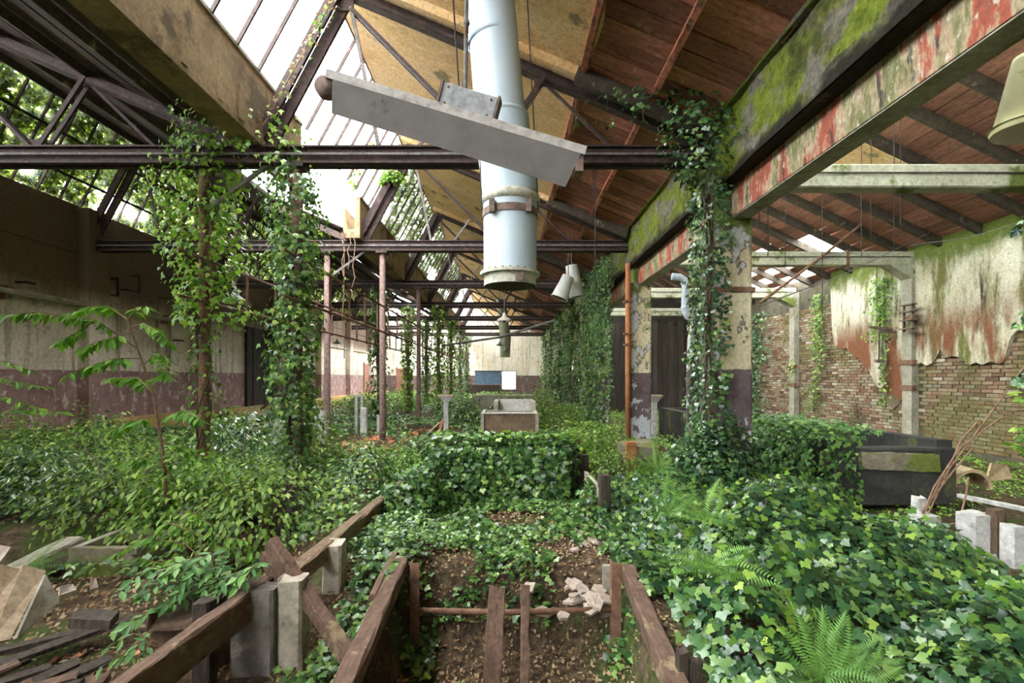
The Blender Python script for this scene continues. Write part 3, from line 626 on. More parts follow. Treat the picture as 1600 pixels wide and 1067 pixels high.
t = thing('painted_edge_beam', 'concrete beam with peeling red paint below the mossy girder', 'beam', (3.19,18,3.74))
MB().box(3.06,3.32,-14,YE,3.74,4.16).build('beam', 'redbeam', t); MB().box(3.07,3.31,-2,YE,3.725,3.75).build('soffit', 'concrete', t)
for k in range(1,5):
    y = TY[k]; t = thing('tie_beam', 'pale green concrete tie beam of the right aisle, %s from the dark partition' % ORD[4-k], 'beam', (6.5,y,4.2), 'tie beams across the right aisle')
    MB().bar((3.3,y,4.37),(9.6,y,4.37),.24,.33,(0,0,1),.02).build('beam', 'greenbeam', t)
    MB().bar((3.4,y-.14,4.4),(9.5,y-.14,4.4),.015,.015).build('cable', 'wire', t)
    MB().slab([(9.6,y-.15,4.21),(9.6,y-.15,3.85),(9.0,y-.15,4.21)], .3, (0,-1,0)).build('corbel', 'greenbeam', t)
    for x in (3.95,8.0): MB().box(x,x+.05,y-.15,y+.15,4.18,4.56).build('strap', 'rust', t)

# iron columns of the left rows
for k in range(1,8):
    for x, w in ((-2.98,'inner'),(-4.3,'outer')):
        t = thing('iron_column', 'slim rusty iron column of the %s row, %s from the end wall' % (w, ORD[7-k]), 'column', (x,TY[k],0), 'slim iron columns under the gutter')
        m = 'ironcol' if k > 1 else 'bark'
        MB().tube([(x,TY[k],-.3),(x,TY[k],.25),(x,TY[k],4.5)], [.085,.075,.07], 10).build('shaft', m if k > 1 else 'rust', t, True)
        MB().box(x-.13,x+.13,TY[k]-.13,TY[k]+.13,4.5,4.55).build('cap_plate', 'steel', t)
        MB().box(x-.12,x+.12,TY[k]-.12,TY[k]+.12,-.1,.06).build('base_plate', 'steel', t)
for x, w in ((-2.86,'inner'),(-4.2,'outer')):
    t = thing('hanging_rail', 'rusty double rail hung along the %s row of iron columns' % w, 'rail', (x,18,2.6))
    for z in (2.6,3.19): MB().tube([(x,6.2,z),(x,YE-4,z)],.022,6).build('bar', 'rust', t)
    for i in range(30): MB().bar((x,6.9+i*.95,2.55),(x,6.9+i*.95,3.25),.03,.05).build('hanger', 'rust', t)
t = thing('long_pole', 'grey pole spanning between the rails and the ivy columns', 'pole', tuple(P(690,540,21)))
MB().tube([P(690,540,21),P(780,527,19),P(868,500,17)],.045,6).build('pole', 'rod', t)

# ================================================================== DUCTS AND LAMPS
t = thing('hanging_duct', 'large pale blue sheet metal ventilation duct hanging from the roof', 'duct', (.03,5.6,2.62))
cs = [(.03,2.72,.305),(.03,3.55,.305),(.035,3.62,.315),(-.07,4.5,.315),(-.08,4.52,.29),(-.2,5.95,.275),(-.24,6.45,.27)]
def ductseg(i, j, name):
    MB().tube([(cs[q][0],5.6,cs[q][1]) for q in range(i,j+1)], [cs[q][2] for q in range(i,j+1)], 40, False).build(name, 'duct', t, True)
ductseg(0,1,'lower_section'); ductseg(2,3,'middle_section'); ductseg(4,6,'upper_section')
fg = MB().lathe([(.30,2.60),(.30,2.72),(.345,2.72),(.345,2.755),(.30,2.755)],40,(.03,5.6,0)).build('flange', 'ductring', t)
MB().lathe([(.298,2.60),(.292,2.60),(.292,3.2),(.0,3.21)],40,(.03,5.6,0)).build('inside', 'duct_in', t, True)
for i in range(24):
    a = i*math.pi/12; MB().lathe([(.0,.016),(.011,.012),(.011,0)],6,(.03+.325*math.cos(a),5.6+.325*math.sin(a),2.755)).build('bolt', 'strap', fg)
MB().lathe([(.305,3.53),(.335,3.55),(.335,3.62),(.312,3.64)],40,(.035,5.6,0)).build('collar', 'ductring', t, True)
cb = MB().lathe([(.308,3.38),(.318,3.38),(.318,3.46),(.308,3.46)],40,(.03,5.6,0)).build('clamp_band', 'strap', t)
for s in (-1,1): MB().box(.03+s*.2-.03,.03+s*.2+.03,5.28,5.36,3.36,3.5).build('clamp_lug', 'strap', cb)
for x, z, r in ((-.075,4.5,.325),(-.19,5.4,.29)): MB().lathe([(r-.02,-.02),(r,0),(r,.025),(r-.02,.045)],40,(x,5.6,z),(-.09,0,1)).build('seam_ring', 'duct', t, True)
MB().lathe([(.27,0),(.27,.1)],4,(.1,5.35,2.63)) if False else None
MB().box(.09,.17,5.285,5.30,2.62,2.70).build('patch_plate', 'strap', t)
for s in (-1,1): MB().tube([(.03+s*.32,5.5,3.45),(-.1+s*.3,5.5,6.3)],.007,5).build('suspension_wire', 'wire', t)

YF = 2.8; A = P(520,122,YF); B = P(908,238,YF); ax = (B-A).normalized(); dn = Vector((0,.18,-.98)); dn = (dn-ax*dn.dot(ax)).normalized(); fw = ax.cross(dn).normalized()
if fw.y > 0: fw = -fw
t = thing('fluorescent_fixture', 'crooked grey fluorescent light fixture hanging by a rod in front of the duct', 'light fixture', tuple((A+B)/2))
def plate(pts, name, mat, th=.004): MB().slab(pts, th).build(name, mat, t)
MB().bar((A+B)/2-ax*(B-A).length*.51, (A+B)/2+ax*(B-A).length*.515, .13,.045,dn).build('channel', 'fixture_top', t)
q0 = A+fw*.06+dn*.022; q1 = B+fw*.06+dn*.022
MB().slab([q0+ax*.03, q1-ax*.0, q1-ax*.03+dn*.19-fw*.03, q0+ax*.05+dn*.17-fw*.03], .005).build('reflector', 'fixture', t)
MB().slab([A-fw*.06+ax*.03, B-fw*.06, B-fw*.08+dn*.14-ax*.02, A-fw*.08+dn*.13+ax*.05], .005).build('reflector', 'fixture', t)
MB().lathe([(0,-.03),(.055,-.03),(.062,0),(.055,.05),(0,.05)],20,A-ax*.02+dn*.065+fw*.0,fw).build('lamp_holder', 'strap', t, True)
MB().box(*(c for k in range(3) for c in ((B+dn*.06)[k]-(.022,.06,.07)[k],(B+dn*.06)[k]+(.022,.06,.07)[k]))).build('lamp_holder', 'strap', t)
MB().tube([A+dn*.065+ax*.04,B+dn*.065-ax*.03],.013,8).build('tube_socket_rail', 'fixture', t)
c0 = A.lerp(B,.43); c1 = A.lerp(B,.64)
bb = MB().bar(c0-dn*.075, c1-dn*.075, .1,.125,dn,.006).build('ballast_box', 'galv', t)
for c, s in ((c0,-1),(c1,1)): MB().bar(c-dn*.075+ax*s*.002, c-dn*.075+ax*s*.016, .115,.14,dn).build('box_end', 'strap', bb)
for k, f in enumerate((.1,.9,.1,.9)): MB().lathe([(0,.008),(.007,.005),(.007,0)],6,c0.lerp(c1,f)-dn*(.03 if k < 2 else .115)+fw*.05,fw).build('screw', 'strap', bb)
rp = P(727,140,YF); MB().tube([rp,P(729,0,YF),Vector((P(731,0,YF).x,YF,6.2))],.012,8).build('hanger_rod', 'rod', t)
MB().lathe([(.016,0),(.02,.01),(.016,.03)],8,P(729,40,YF)).build('rod_joint', 'rod', t)
MB().tube([P(718,150,YF),P(712,60,YF),P(708,0,YF),Vector((P(700,0,YF).x,YF,6.2))],.005,5).build('cable', 'wire', t)
MB().tube([P(726,145,YF),P(722,130,YF),P(728,118,YF)],.008,5).build('hook', 'strap', t)
MB().tube([B+dn*.17-ax*.05,B+dn*.22-ax*.05],.003,4).build('pull_chain', 'wire', t)

def pendant(px, py, Y, w, label, mat='lampgrey', zt_=4.55, group='pendant factory lamps'):
    c = P(px,py,Y); r = w/2; zt_ = (5.02+(2.86-c.x)*.4214 if c.x > -3 else 4.98+(-3.75-c.x)*.4296)-.05; t = thing('pendant_lamp', label, 'lamp', tuple(c), group)
    sd = MB().lathe([(r,0),(r*1.0,.015),(r*.92,.05),(r*.62,.085),(r*.3,.13),(r*.22,.2),(.02,.23)],20,c).build('shade', mat, t, True)
    MB().lathe([(r*.97,.005),(r*.55,.07),(0,.1)],20,c).build('shade_inside', 'enamel', sd, True)
    MB().tube([c+Vector((0,0,.22)),Vector((c.x,c.y,zt_))],.012,6).build('stem', 'rod', t)
    MB().lathe([(0,0),(.03,.01),(.035,.05),(.02,.1)],10,c+Vector((0,0,-.04))).build('bulb_socket', 'strap', t, True)
pendant(788,502,13,.4,'grey enamel pendant lamp hanging directly below the big duct')
pendant(716,528,19.5,.38,'pale pendant lamp hanging beside the ivy-clad iron columns')
pendant(781,540,24,.36,'dark pendant lamp beside the mossy far duct','lampgreen')
pendant(791,549,29,.36,'small dark pendant lamp in front of the mossy far duct','lampgreen')
pendant(527,537,24,.4,'dark pendant lamp hanging before the left wall','lampgreen')
pendant(579,548,26,.36,'dark pendant lamp near the dull red door','lampgreen')
pendant(368,474,7.9,.38,'green enamel pendant lamp beside the outer rail and the dark ivy column','lampgreen')
c = P(1606,206,3.6); t = thing('cone_lamp', 'large mossy yellow conical lamp shade with white inside under the red beam', 'lamp', tuple(c))
sd = MB().lathe([(.205,0),(.21,.02),(.2,.05),(.185,.1),(.11,.52),(.1,.56),(.0,.57)],32,c,(.05,0,1)).build('shade', 'shade', t, True)
MB().lathe([(.2,.0),(.1,.5),(0,.51)],32,c,(.05,0,1)).build('shade_inside', 'enamel', sd, True)
MB().lathe([(.2,.035),(.222,.045),(.2,.06)],32,c,(.05,0,1)).build('rim_band', 'shade', sd)
MB().tube([c+Vector((.02,0,.56)),c+Vector((.02,0,3))],.014,6).build('stem', 'rod', t)
def cone_duct(p, q, r0, r1, label):
    t = thing('duct_outlet', label, 'duct', tuple(q), 'white duct outlets'); p = Vector(p); q = Vector(q)
    MB().tube([p,p.lerp(q,.35),q],[r1,r1*1.1,r0],20,False).build('cone', 'whitepaint', t, True)
    MB().tube([q+(p-q)*.02,p],[r0*.92,r1*.9],20).build('inside', 'duct_in', t, True)
    MB().tube([p,(p.x,p.y,5.02+(2.86-p.x)*.4214)],.012,5).build('suspension_rod', 'rod', t)
    MB().tube([q+(p-q).normalized()*.03,q],[r0*1.04,r0*1.04],20,False).build('lip', 'whitepaint', t, True)
cone_duct(P(888,432,13),P(874,466,13),.23,.16,'tilted white conical duct outlet beside the ivy columns')
cone_duct(P(893,415,13.4),P(901,464,13.4),.2,.17,'upright white duct outlet against the ivy columns')
t = thing('far_duct', 'mossy green vertical duct hanging before the pale end wall', 'duct', tuple(P(790,556,29)))
MB().tube([P(789,558,29.4),P(790,528,29.4),P(786,500,29.4),P(780,440,29.4)],[.3,.32,.3,.3],20,False).build('duct', 'mossduct', t, True)
MB().lathe([(.31,0),(.34,.03),(.31,.06)],20,P(790,530,29.4)).build('ring', 'mossduct', t)
t = thing('bent_pipe', 'pale blue bent pipe between the first two concrete columns', 'pipe', tuple(P(1072,470,9.5)))
MB().tube([P(1050,432,9.5),P(1062,433,9.5),P(1069,437,9.5),P(1071,448,9.5),P(1070,485,9.5),P(1074,494,9.5),P(1084,499,9.5)],.07,12).build('pipe', 'pipeblue', t, True)
for py in (445,482): MB().lathe([(.072,0),(.085,.01),(.085,.03),(.072,.04)],12,P(1070.5,py,9.5)).build('joint', 'pipeblue', t)
MB().tube([P(1084,499,9.5),P(1078,530,9.5),P(1076,600,9.5),P(1076,690,9.5)],.05,8).build('lower_pipe', 'column', t, True)

# hanging wires and fittings in the right aisle
WX = [(1186,325,355,6.34),(1200,328,400,6.12),(1227,320,420,8),(1285,295,500,8.2),(1346,292,400,8),(1361,258,370,7.3),(1397,250,385,7.3),(1407,290,350,7.6),(1370,428,515,12),(1382,400,515,12)]
for px, y0, y1, Y in WX:
    a, e = P(px,y0,Y), P(px,y1,Y); zt2 = min(7.25+(a.x-4.25)*(4.6-7.25)/5.5+.02, 7.2) if a.x > 4.3 else 3.74
    o = MB().tube([(a.x,Y,zt2),e],.006,5).build('hanging_cable', 'wire'); tag(o, 'thin dark cable hanging from the right aisle roof', 'cable', 'thin cables hanging in the right aisle')
t = thing('hanging_bracket', 'rusty bar bracket hanging on two cables before the plastered wall', 'bracket', tuple(P(1378,512,11.9)))
MB().tube([P(1370,511,11.9),(P(1370,511,11.9).x,11.9,5.1)],.006,4).build('cable', 'wire', t); MB().bar(P(1358,511,11.9),P(1394,514,11.9),.06,.06).build('bar', 'strap', t); MB().bar(P(1372,517,11.8),P(1400,519,11.8),.06,.06).build('bar', 'strap', t)
MB().tube([P(1374,520,11.9),P(1373,562,11.9)],.012,6).build('drop_rod', 'wire', t); MB().box(*(v for a, s in zip(P(1373,564,11.9),(.07,.05,.04)) for v in (a-s,a+s))).build('weight', 'strap', t)
t = thing('insulator_rack', 'rusty insulator rack bolted to the wall strip', 'rack', (9.4,11.35,3.0))
for y in (11.25,11.5): MB().box(9.36,9.41,y,y+.03,2.62,3.28).build('upright', 'strap', t)
for z in (2.68,2.88,3.08,3.24): MB().box(9.3,9.44,11.2,11.56,z,z+.03).build('rung', 'strap', t)
MB().box(9.4,9.55,11.3,11.5,2.9,3.0).build('arm', 'rust', t)
t = thing('diagonal_strut', 'long rusty pipe slanting down below the right aisle tie beams', 'pipe', tuple(P(1190,470,11.0)))
MB().tube([P(1350,348,11.62),P(1270,412,11.3),P(1186,474,11.0)],.035,8).build('pipe', 'rust', t)
for k, (a, e) in enumerate((((1176,482,6.85),(1460,360,10.9)),((1420,383,10.6),(1600,345,9.0)))):
    o = MB().tube([P(*a),P((a[0]+e[0])/2,(a[1]+e[1])/2+8,(a[2]+e[2])/2),P(*e)],.009,5).build('slack_cable', 'rod')
    tag(o, ('grey slack cable sagging from the near concrete column to the aisle wall','grey slack cable along the mossy top of the aisle wall')[k], 'cable')
for i, (px, py, Y) in enumerate(((926,272,7.1),(930,272,7.1))):
    o = MB().tube([P(px,256,6.9),P(px,310,6.9)] if i == 0 else [P(px,256,6.9),P(px,470,6.9)],.008,5).build('chain', 'wire'); tag(o, ('short thin chain with a hook hanging from the truss','long thin chain hanging from the truss')[i], 'chain')

# left wall fittings
t = thing('wall_conduit', 'pale horizontal pipe along the left wall', 'pipe', (-9.85,11,3.2)); MB().tube([(-9.82,6,3.28),(-9.82,16,3.22)],.06,8).build('pipe', 'concrete', t)
for y in (7.2,9.5,12,14): MB().box(-9.98,-9.8,y,y+.05,3.1,3.36).build('clip', 'rust', t)
for k, (px, py) in enumerate(((195,443),(255,457),(160,448),(275,481),(272,528),(30,436))):
    Y = 10*FPX/(VX-px); c = P(px,py,Y); s_ = .22 if k < 3 else .1
    t = thing('wall_bracket', 'small rusty iron bracket fixed to the left wall', 'bracket', (-9.95,Y,c.z), 'iron brackets on the left wall')
    MB().box(-9.99,-9.75,Y-s_,Y-s_+.04,c.z-s_,c.z-s_+.04).build('arm', 'steel', t); MB().box(-9.8,-9.75,Y-s_,Y+s_,c.z-s_,c.z-s_+.04).build('crossbar', 'steel', t)
    if k < 3: MB().box(-9.8,-9.75,Y+s_-.04,Y+s_,c.z-s_,c.z+s_).build('upright', 'steel', t); MB().box(-9.99,-9.75,Y+s_-.04,Y+s_,c.z+s_,c.z+s_+.04).build('arm', 'steel', t)

# ================================================================== FOREGROUND TIMBERS, POSTS
def beam(name, label, cat, a, b_, w, h, mat, seg=10, j=.006, up=(0,0,1), group=None):
    t = MB().rough_bar(a, b_, w, h, seg, j, up).build(name, mat); return tag(t, label, cat, group)
beam('timber_rail', 'long near timber rail with a worn ochre top, left of the pit', 'timber', (-1.70,1.6,.16), (-1.58,3.18,.16), .085,.18,'timber_brown',14)
beam('timber_rail', 'mossy timber rail on pale posts leading to the ivy mound', 'timber', (-1.47,3.25,.19), (-1.36,6.6,.14), .11,.13,'timber',20)
beam('fallen_timber', 'dark timber leaning diagonally across the rail', 'timber', P(424,850,3.25), P(548,1032,2.85), .075,.1,'timber_brown',10)
beam('timber_stub', 'short dark timber stub propped behind the leaning timber', 'timber', P(415,868,3.35), P(445,915,3.2), .07,.1,'timber_brown',4)
beam('timber_sill', 'brown timber sill at the left edge of the pit', 'timber', (-.83,3.82,.09), (-.745,1.7,.09), .11,.11,'timber_brown',14)
beam('timber_lath', 'thin lath lying against the left pit sill', 'timber', (-.91,3.95,.1), (-.89,3.2,.08), .05,.09,'timber_brown',6)
beam('timber_sill', 'brown timber sill at the right edge of the pit', 'timber', (.92,3.72,.07), (.75,1.7,.07), .1,.12,'timber_brown',14)
beam('pit_board', 'wide leaning board in the middle of the pit', 'board', P(777,918,3.5), P(768,1080,3.2), .12,.05,'timber_brown',8,.006,(0,1,0))
beam('pit_board', 'narrow leaning board in the middle of the pit', 'board', P(821,914,3.5), P(820,1080,3.2), .06,.06,'timber_brown',8,.005,(0,1,0))
beam('grey_plank', 'grey upright plank behind the right steel post', 'board', P(950,884,3.95), P(950,985,3.95), .09,.03,'concrete',4,.004,(0,1,0))
for x, lb in ((-.70,'left'),(.82,'right')):
    t = thing('steel_post', 'rusty angle steel post at the %s end of the pit pipe' % lb, 'post', (x,3.8,-.6))
    zt_ = .15; MB().box(x-.035,x+.035,3.66,3.672,-.62,zt_).build('flange', 'rust', t); MB().box(x-.035,x-.023,3.672,3.73,-.62,zt_).build('web', 'rust', t)
    MB().box(x-.09,x+.09,3.58,3.78,-.6,-.56).build('foot_plate', 'rust', t)
t = MB().tube([(-.72,3.7,-.22),(0,3.7,-.235),(.84,3.7,-.21)],.022,10).build('rusty_pipe', 'rust', None, True); tag(t, 'thin rusty pipe spanning the pit between the two steel posts', 'pipe')
def post(label, px0, px1, py0, Y, zb_, mat, depth=None, group=None, name='concrete_post', ch=.012):
    x0, x1 = (px0-VX)/FPX*Y, (px1-VX)/FPX*Y; zt_ = CAMZ+(VY-py0)/FPX*Y; w = x1-x0; dp = depth or w
    t = MB().rough_bar(((x0+x1)/2,Y+dp/2,zb_),((x0+x1)/2,Y+dp/2,zt_),w,dp,6,.004,(0,1,0)).build(name, mat); return tag(t, label, 'post', group)
post('wide soot-darkened concrete post under the near timber rail', 358,425,925,2.95,-.45,'darkpost',.16)
post('pale square concrete post beside the soot-darkened one', 432,470,908,3.0,-.4,'post')
post('pale concrete post under the mossy rail, below the leaning timber', 502,532,852,3.8,-.3,'post')
post('greyish concrete post under the mossy rail, half hidden by ivy', 538,563,822,4.56,-.3,'whiteconc')
post('ivy-grown concrete post at the far end of the mossy rail', 592,612,785,5.7,-.3,'concrete')
post('dark timber post behind the near rail', 298,325,945,2.75,-.5,'timber_dark')
post('charred black timber post at the right of the ivy mound', 937,954,744,5.0,-.2,'timber_dark',None,None,'timber_post')
post('black block end standing beside the ivy mound', 902,920,712,6.3,-.1,'timber_dark',None,None,'timber_post')
post('taller charred stub post touching the right pit sill', 1061,1077,1020,2.35,-.3,'timber_dark',None,None,'timber_post'); post('shorter wider charred stub post beside the taller one in the ivy', 1079,1098,1036,2.35,-.3,'timber_dark',None,None,'timber_post')
beam('grey_plank', 'pale plank fixed to the charred post', 'board', P(915,742,5.9), P(938,770,5.05), .04,.1,'concrete',4)
beam('thin_stick', 'pale broken cane leaning under the near rail', 'stick', P(268,1062,2.5), P(290,1012,2.75), .025,.025,'panel',4,.003)
beam('short_strut', 'short rusty strut between near rail and dark post', 'strut', P(330,955,2.95), P(362,957,2.9), .03,.03,'rust',3,.003)
# right side posts
for lb, a in (('small pale concrete stub behind the taller stub, beside the brown stems',(1435,1450,778,4.9)), ('pale grey concrete stub with brown stems growing beside it',(1441,1473,808,4.5)),
             ('white concrete stub with moss on top, left of the dark stump',(1521,1555,806,4.4)), ('cracked white concrete stub right of the dark stump',(1583,1606,824,4.2))):
    post(lb, *a, -.15, 'whiteconc')
post('dark rotten wood stump between the white concrete stubs', 1556,1574,798,4.35,-.15,'bark',None,None,'wood_stump')

# ================================================================== TANKS AND MIDDLE GROUND
t = thing('black_tank', 'long soot-black concrete tank beside the brick wall', 'tank', (5,6.2,0))
fwl = MB().rough_bar((4.27,6.32,.28),(5.72,6.32,.28),.24,.74,8,.008).build('front_wall', 'black', t)
MB().box(4.2,4.44,6.2,13.5,-.1,.72).build('side_wall', 'black', t); MB().box(5.56,5.76,6.3,13.5,-.1,.74).build('side_wall', 'black', t)
MB().box(4.4,5.6,13.3,13.5,-.1,.72).build('back_wall', 'black', t); MB().box(4.4,5.6,6.4,13.4,-.1,.15).build('bottom', 'soil', t)
MB().rough_bar((4.5,6.19,.5),(5.5,6.19,.46),.03,.22,10,.012).build('mossy_lip', 'mossconc', fwl)
t = thing('clay_pipe', 'broken clay pipe half shell lying beside the black tank', 'pipe', tuple(P(1525,760,6.3)))
b = MB(); c = P(1520,765,6.3); nseg = 14
b.v = [tuple(c+Vector((r*math.cos(math.pi*k/nseg)+y*.35,y,r*math.sin(math.pi*k/nseg)))) for y in (0,.25,.5) for r in (.26,.22) for k in range(nseg+1)]
q = nseg+1
for l in range(2):
    for k in range(nseg):
        o = l*2*q; b.f += [(o+k,o+k+1,o+2*q+k+1,o+2*q+k),(o+q+k,o+3*q+k,o+3*q+k+1,o+q+k+1)]
b.f += [(k,q+k,q+k+1,k+1) for k in range(nseg)]; b.build('shell', 'claypipe', t)
MB().slab([c+Vector((.2,.02,.1)),c+Vector((.62,.1,.12)),c+Vector((.6,.15,.3)),c+Vector((.3,.05,.34))],.03).build('shard', 'claypipe', t)
beam('white_pipe', 'pale broken pipe lying on the ground by the brick wall', 'pipe', P(1498,774,6.0), P(1606,797,5.3), .05,.05,'whiteconc',6,.003)
# ivy-covered tank and basins in the middle
t = MB().rough_bar((-.9,6.28,.28),(.72,6.28,.28),.5,.76,6,.02).build('concrete_block', 'concrete'); tag(t, 'low concrete tank buried under thick ivy in the middle of the hall', 'tank')
t = thing('brown_basin', 'brown rectangular basin behind the ivy mound', 'basin', (.06,8.9,.3))
MB().box(-.42,.5,8.75,8.82,.4,.9).build('front_panel', 'basin', t); MB().box(-.48,-.42,8.7,9.7,.2,.91).build('side_wall', 'concrete', t); MB().box(.5,.56,8.7,9.7,.2,.91).build('side_wall', 'concrete', t)
MB().box(-.44,.52,8.72,8.83,.9,.92).build('rim', 'whiteconc', t); MB().box(-.48,.56,8.6,8.75,.3,.41).build('ledge', 'yellow', t); MB().box(-.42,.5,9.62,9.7,.2,.9).build('back_wall', 'concrete', t)
MB().box(-.6,.7,8.6,9.8,-.2,.32).build('base', 'concrete', t)
t = thing('far_basin', 'pale blue-grey basin behind the brown one', 'basin', (0,12,0))
MB().box(-.25,.55,12.4,12.5,.5,1.0).build('back_wall', 'whiteconc', t); MB().box(-.32,-.22,11.2,12.5,.3,1.0).build('side_wall', 'concrete', t); MB().box(.55,.65,11.2,12.5,.3,1.0).build('side_wall', 'concrete', t); MB().box(-.3,.6,11.2,11.3,.3,.72).build('front_wall', 'concrete', t)
MB().box(-.35,.68,11.1,12.6,-.2,.35).build('base', 'concrete', t)
t = MB().box(-1.6,1.6,22,22.6,-.2,.75).build('low_wall', 'concrete'); tag(t, 'moss-topped low wall across the far end of the hall', 'wall')
for nm, px, Y, lb in (('flared_post',697,13.1,'pale post with a flared top beside the red tile rubble'),('flared_post',1022,13.0,'pale post with a flared top next to the column with the orange pipe')):
    x = (px-VX)/FPX*Y; t = thing(nm, lb, 'post', (x,Y,0))
    MB().box(x-.06,x+.06,Y-.06,Y+.06,-.2,.92).build('stem', 'whiteconc', t)
    MB().add([(x-.06,Y-.06,.88),(x+.06,Y-.06,.88),(x+.06,Y+.06,.88),(x-.06,Y+.06,.88),(x-.2,Y-.12,1.05),(x+.2,Y-.12,1.05),(x+.2,Y+.12,1.05),(x-.2,Y+.12,1.05)],[(0,3,2,1),(4,5,6,7),(0,1,5,4),(1,2,6,5),(2,3,7,6),(3,0,4,7)]).build('flare', 'whiteconc', t)
    MB().box(x-.21,x+.21,Y-.13,Y+.13,1.05,1.09).build('top_plate', 'panel', t)
t = thing('twin_post_stand', 'narrow white twin-post stand among the shrubs', 'stand', (-4.1,13.4,0))
for x in (-4.16,-4.0): MB().box(x-.035,x+.035,13.36,13.44,-.1,1.05).build('post', 'whiteconc', t)
MB().box(-4.2,-3.96,13.35,13.45,1.03,1.08).build('top', 'whiteconc', t); MB().box(-4.14,-4.02,13.38,13.42,.45,.5).build('rung', 'whiteconc', t)
t = thing('mossy_plinth', 'moss-topped concrete plinth with rusty corner in front of the second concrete column', 'plinth', (2.2,8.2,0))
MB().rough_bar((2.2,8.2,-.2),(2.2,8.2,.44),.55,.8,5,.012,(0,1,0)).build('block', 'mossconc', t); MB().box(1.9,2.06,7.76,7.85,-.2,.52).build('corner', 'orange', t)
for k in range(9):
    x, y = [(-4.9,10.4),(-4.6,9.9),(-4.2,11.0),(-5.4,11.4),(-5.9,10.6),(-3.6,12.2),(-3.4,13.0),(-6.4,12.2),(-4.9,12.5)][k]
    o = MB().rough_bar((x,y,-.1),(x,y,.55+.12*(k%3)),.16,.14,3,.006,(0,1,0)).build('concrete_post', 'whiteconc'); tag(o, 'short pale concrete post among the left shrubs', 'post', 'short pale posts in the left bay')
beam('fallen_beam', 'grey fallen beam lying on the short posts by the left wall', 'beam', P(400,668,12), P(500,640,15.5), .14,.14,'concrete',8)
beam('fallen_beam', 'pale horizontal board in front of the dark door', 'board', P(385,648,14), P(455,644,14), .06,.1,'panel',6)
beam('fallen_pole', 'pale cane leaning against the tile rubble', 'stick', P(664,682,11), P(686,661,11.5), .03,.03,'panel',4,.003)
beam('fallen_tile', 'upright red tile leaning near the flared post', 'tile', P(686,676,11.2), P(692,656,11.4), .06,.02,'tile',3,.004)
for k, (a, e) in enumerate((((408,640,15),(440,610,16)),((430,612,16),(455,636,15.5)),((470,590,17),(440,640,16)))):
    beam('loose_stick', 'dark stick leaning in the corner by the dark door', 'stick', P(*a), P(*e), .06,.06,'timber_dark',4,.004,(0,0,1),'sticks by the dark door')
# left rubble
t = thing('concrete_trough', 'small dark concrete trough in the rubble left of the bramble', 'trough', tuple(PZ(150,905,-.28)))
c = PZ(150,905,-.28); x0, y0, z0 = c.x-.25, c.y, c.z
MB().rough_bar((x0,y0+.03,z0+.13),(x0+.62,y0+.03,z0+.13),.07,.3,5,.006).build('front_wall', 'mossconc', t); MB().box(x0,x0+.07,y0,y0+.6,z0-.02,z0+.28).build('side_wall', 'concrete', t)
MB().box(x0+.55,x0+.62,y0,y0+.6,z0-.02,z0+.28).build('side_wall', 'concrete', t); MB().box(x0,x0+.62,y0+.54,y0+.6,z0-.02,z0+.26).build('back_wall', 'concrete', t)
beam('mossy_beam', 'mossy dark beam lying behind the small trough', 'beam', PZ(10,905,-.15), PZ(118,850,-.05), .2,.16,'concrete',6)
def panel(label, pts, mat='panel', th=.025, group=None):
    o = MB().slab([P(*q) for q in pts], th).build('broken_panel', mat); tag(o, label, 'panel', group)
panel('wide broken beige panel leaning at the rubble edge', [(-70,872,2.6),(26,893,2.85),(-28,1012,2.45),(-70,1012,2.4)])
panel('narrow broken beige panel overlapping the wide one', [(30,886,2.87),(66,896,2.98),(8,1004,2.52),(-24,1010,2.45)])
panel('greyish panel offcut propped behind the narrow broken panel', [(66,900,3.05),(88,942,3.05),(62,966,2.92),(20,1000,2.72)],'concrete')
panel('small pale panel corner behind the large broken panel', [(-20,850,3.3),(20,858,3.3),(0,885,3.2),(-20,890,3.2)],'whitetile')
panel('small pale shard in front of the trough', [(92,918,3.0),(112,915,3.1),(118,924,3.05),(90,934,2.95)],'whitetile',.012)
panel('small upright pale shard beside the bramble', [(142,905,3.3),(149,903,3.32),(153,918,3.3),(140,922,3.28)],'whitetile',.012)
panel('mossy board leaning in the left shrubs', [(238,765,5.6),(262,762,5.6),(262,815,5.4),(240,812,5.4)],'concrete')
panel('second mossy board leaning beside the rusty iron column', [(280,795,5.3),(318,790,5.3),(305,835,5.1),(268,822,5.1)],'concrete')
panel('large mossy slab lying in the dark rubble', [(120,965,2.75),(185,968,2.75),(170,985,2.6),(105,982,2.6)],'timber_dark',.05)
for k in range(4):
    a, e = [((425,800,5.0),(433,762,5.1)),((437,812,5.0),(444,758,5.1)),((448,815,5.0),(456,756,5.1)),((462,815,5.0),(466,765,5.1))][k]
    a_, e_ = P(*a), P(*e); a_.z = -.1
    beam('dark_board', 'dark upright board of the broken screen under the ivy column', 'board', a_, e_, .07,.025,'timber_dark',4,.004,(0,1,0),'dark boards of the broken screen')
for k in range(16):
    x = random.uniform(-3.4,-1.95); y = random.uniform(2.1,3.3); a = random.uniform(.3,1.1); l = random.uniform(.25,.6); z = float(H(x,y))+.04+random.uniform(0,.08)
    beam('rotten_plank', 'rotten dark plank in the rubble at the left', 'plank', (x-l*math.cos(a),y-l*math.sin(a),z), (x+l*math.cos(a),y+l*math.sin(a),z+.05), .09,.03,'timber_dark' if k%3 else 'timber_brown',5,.006,(0,0,1),'rotten planks in the left rubble')
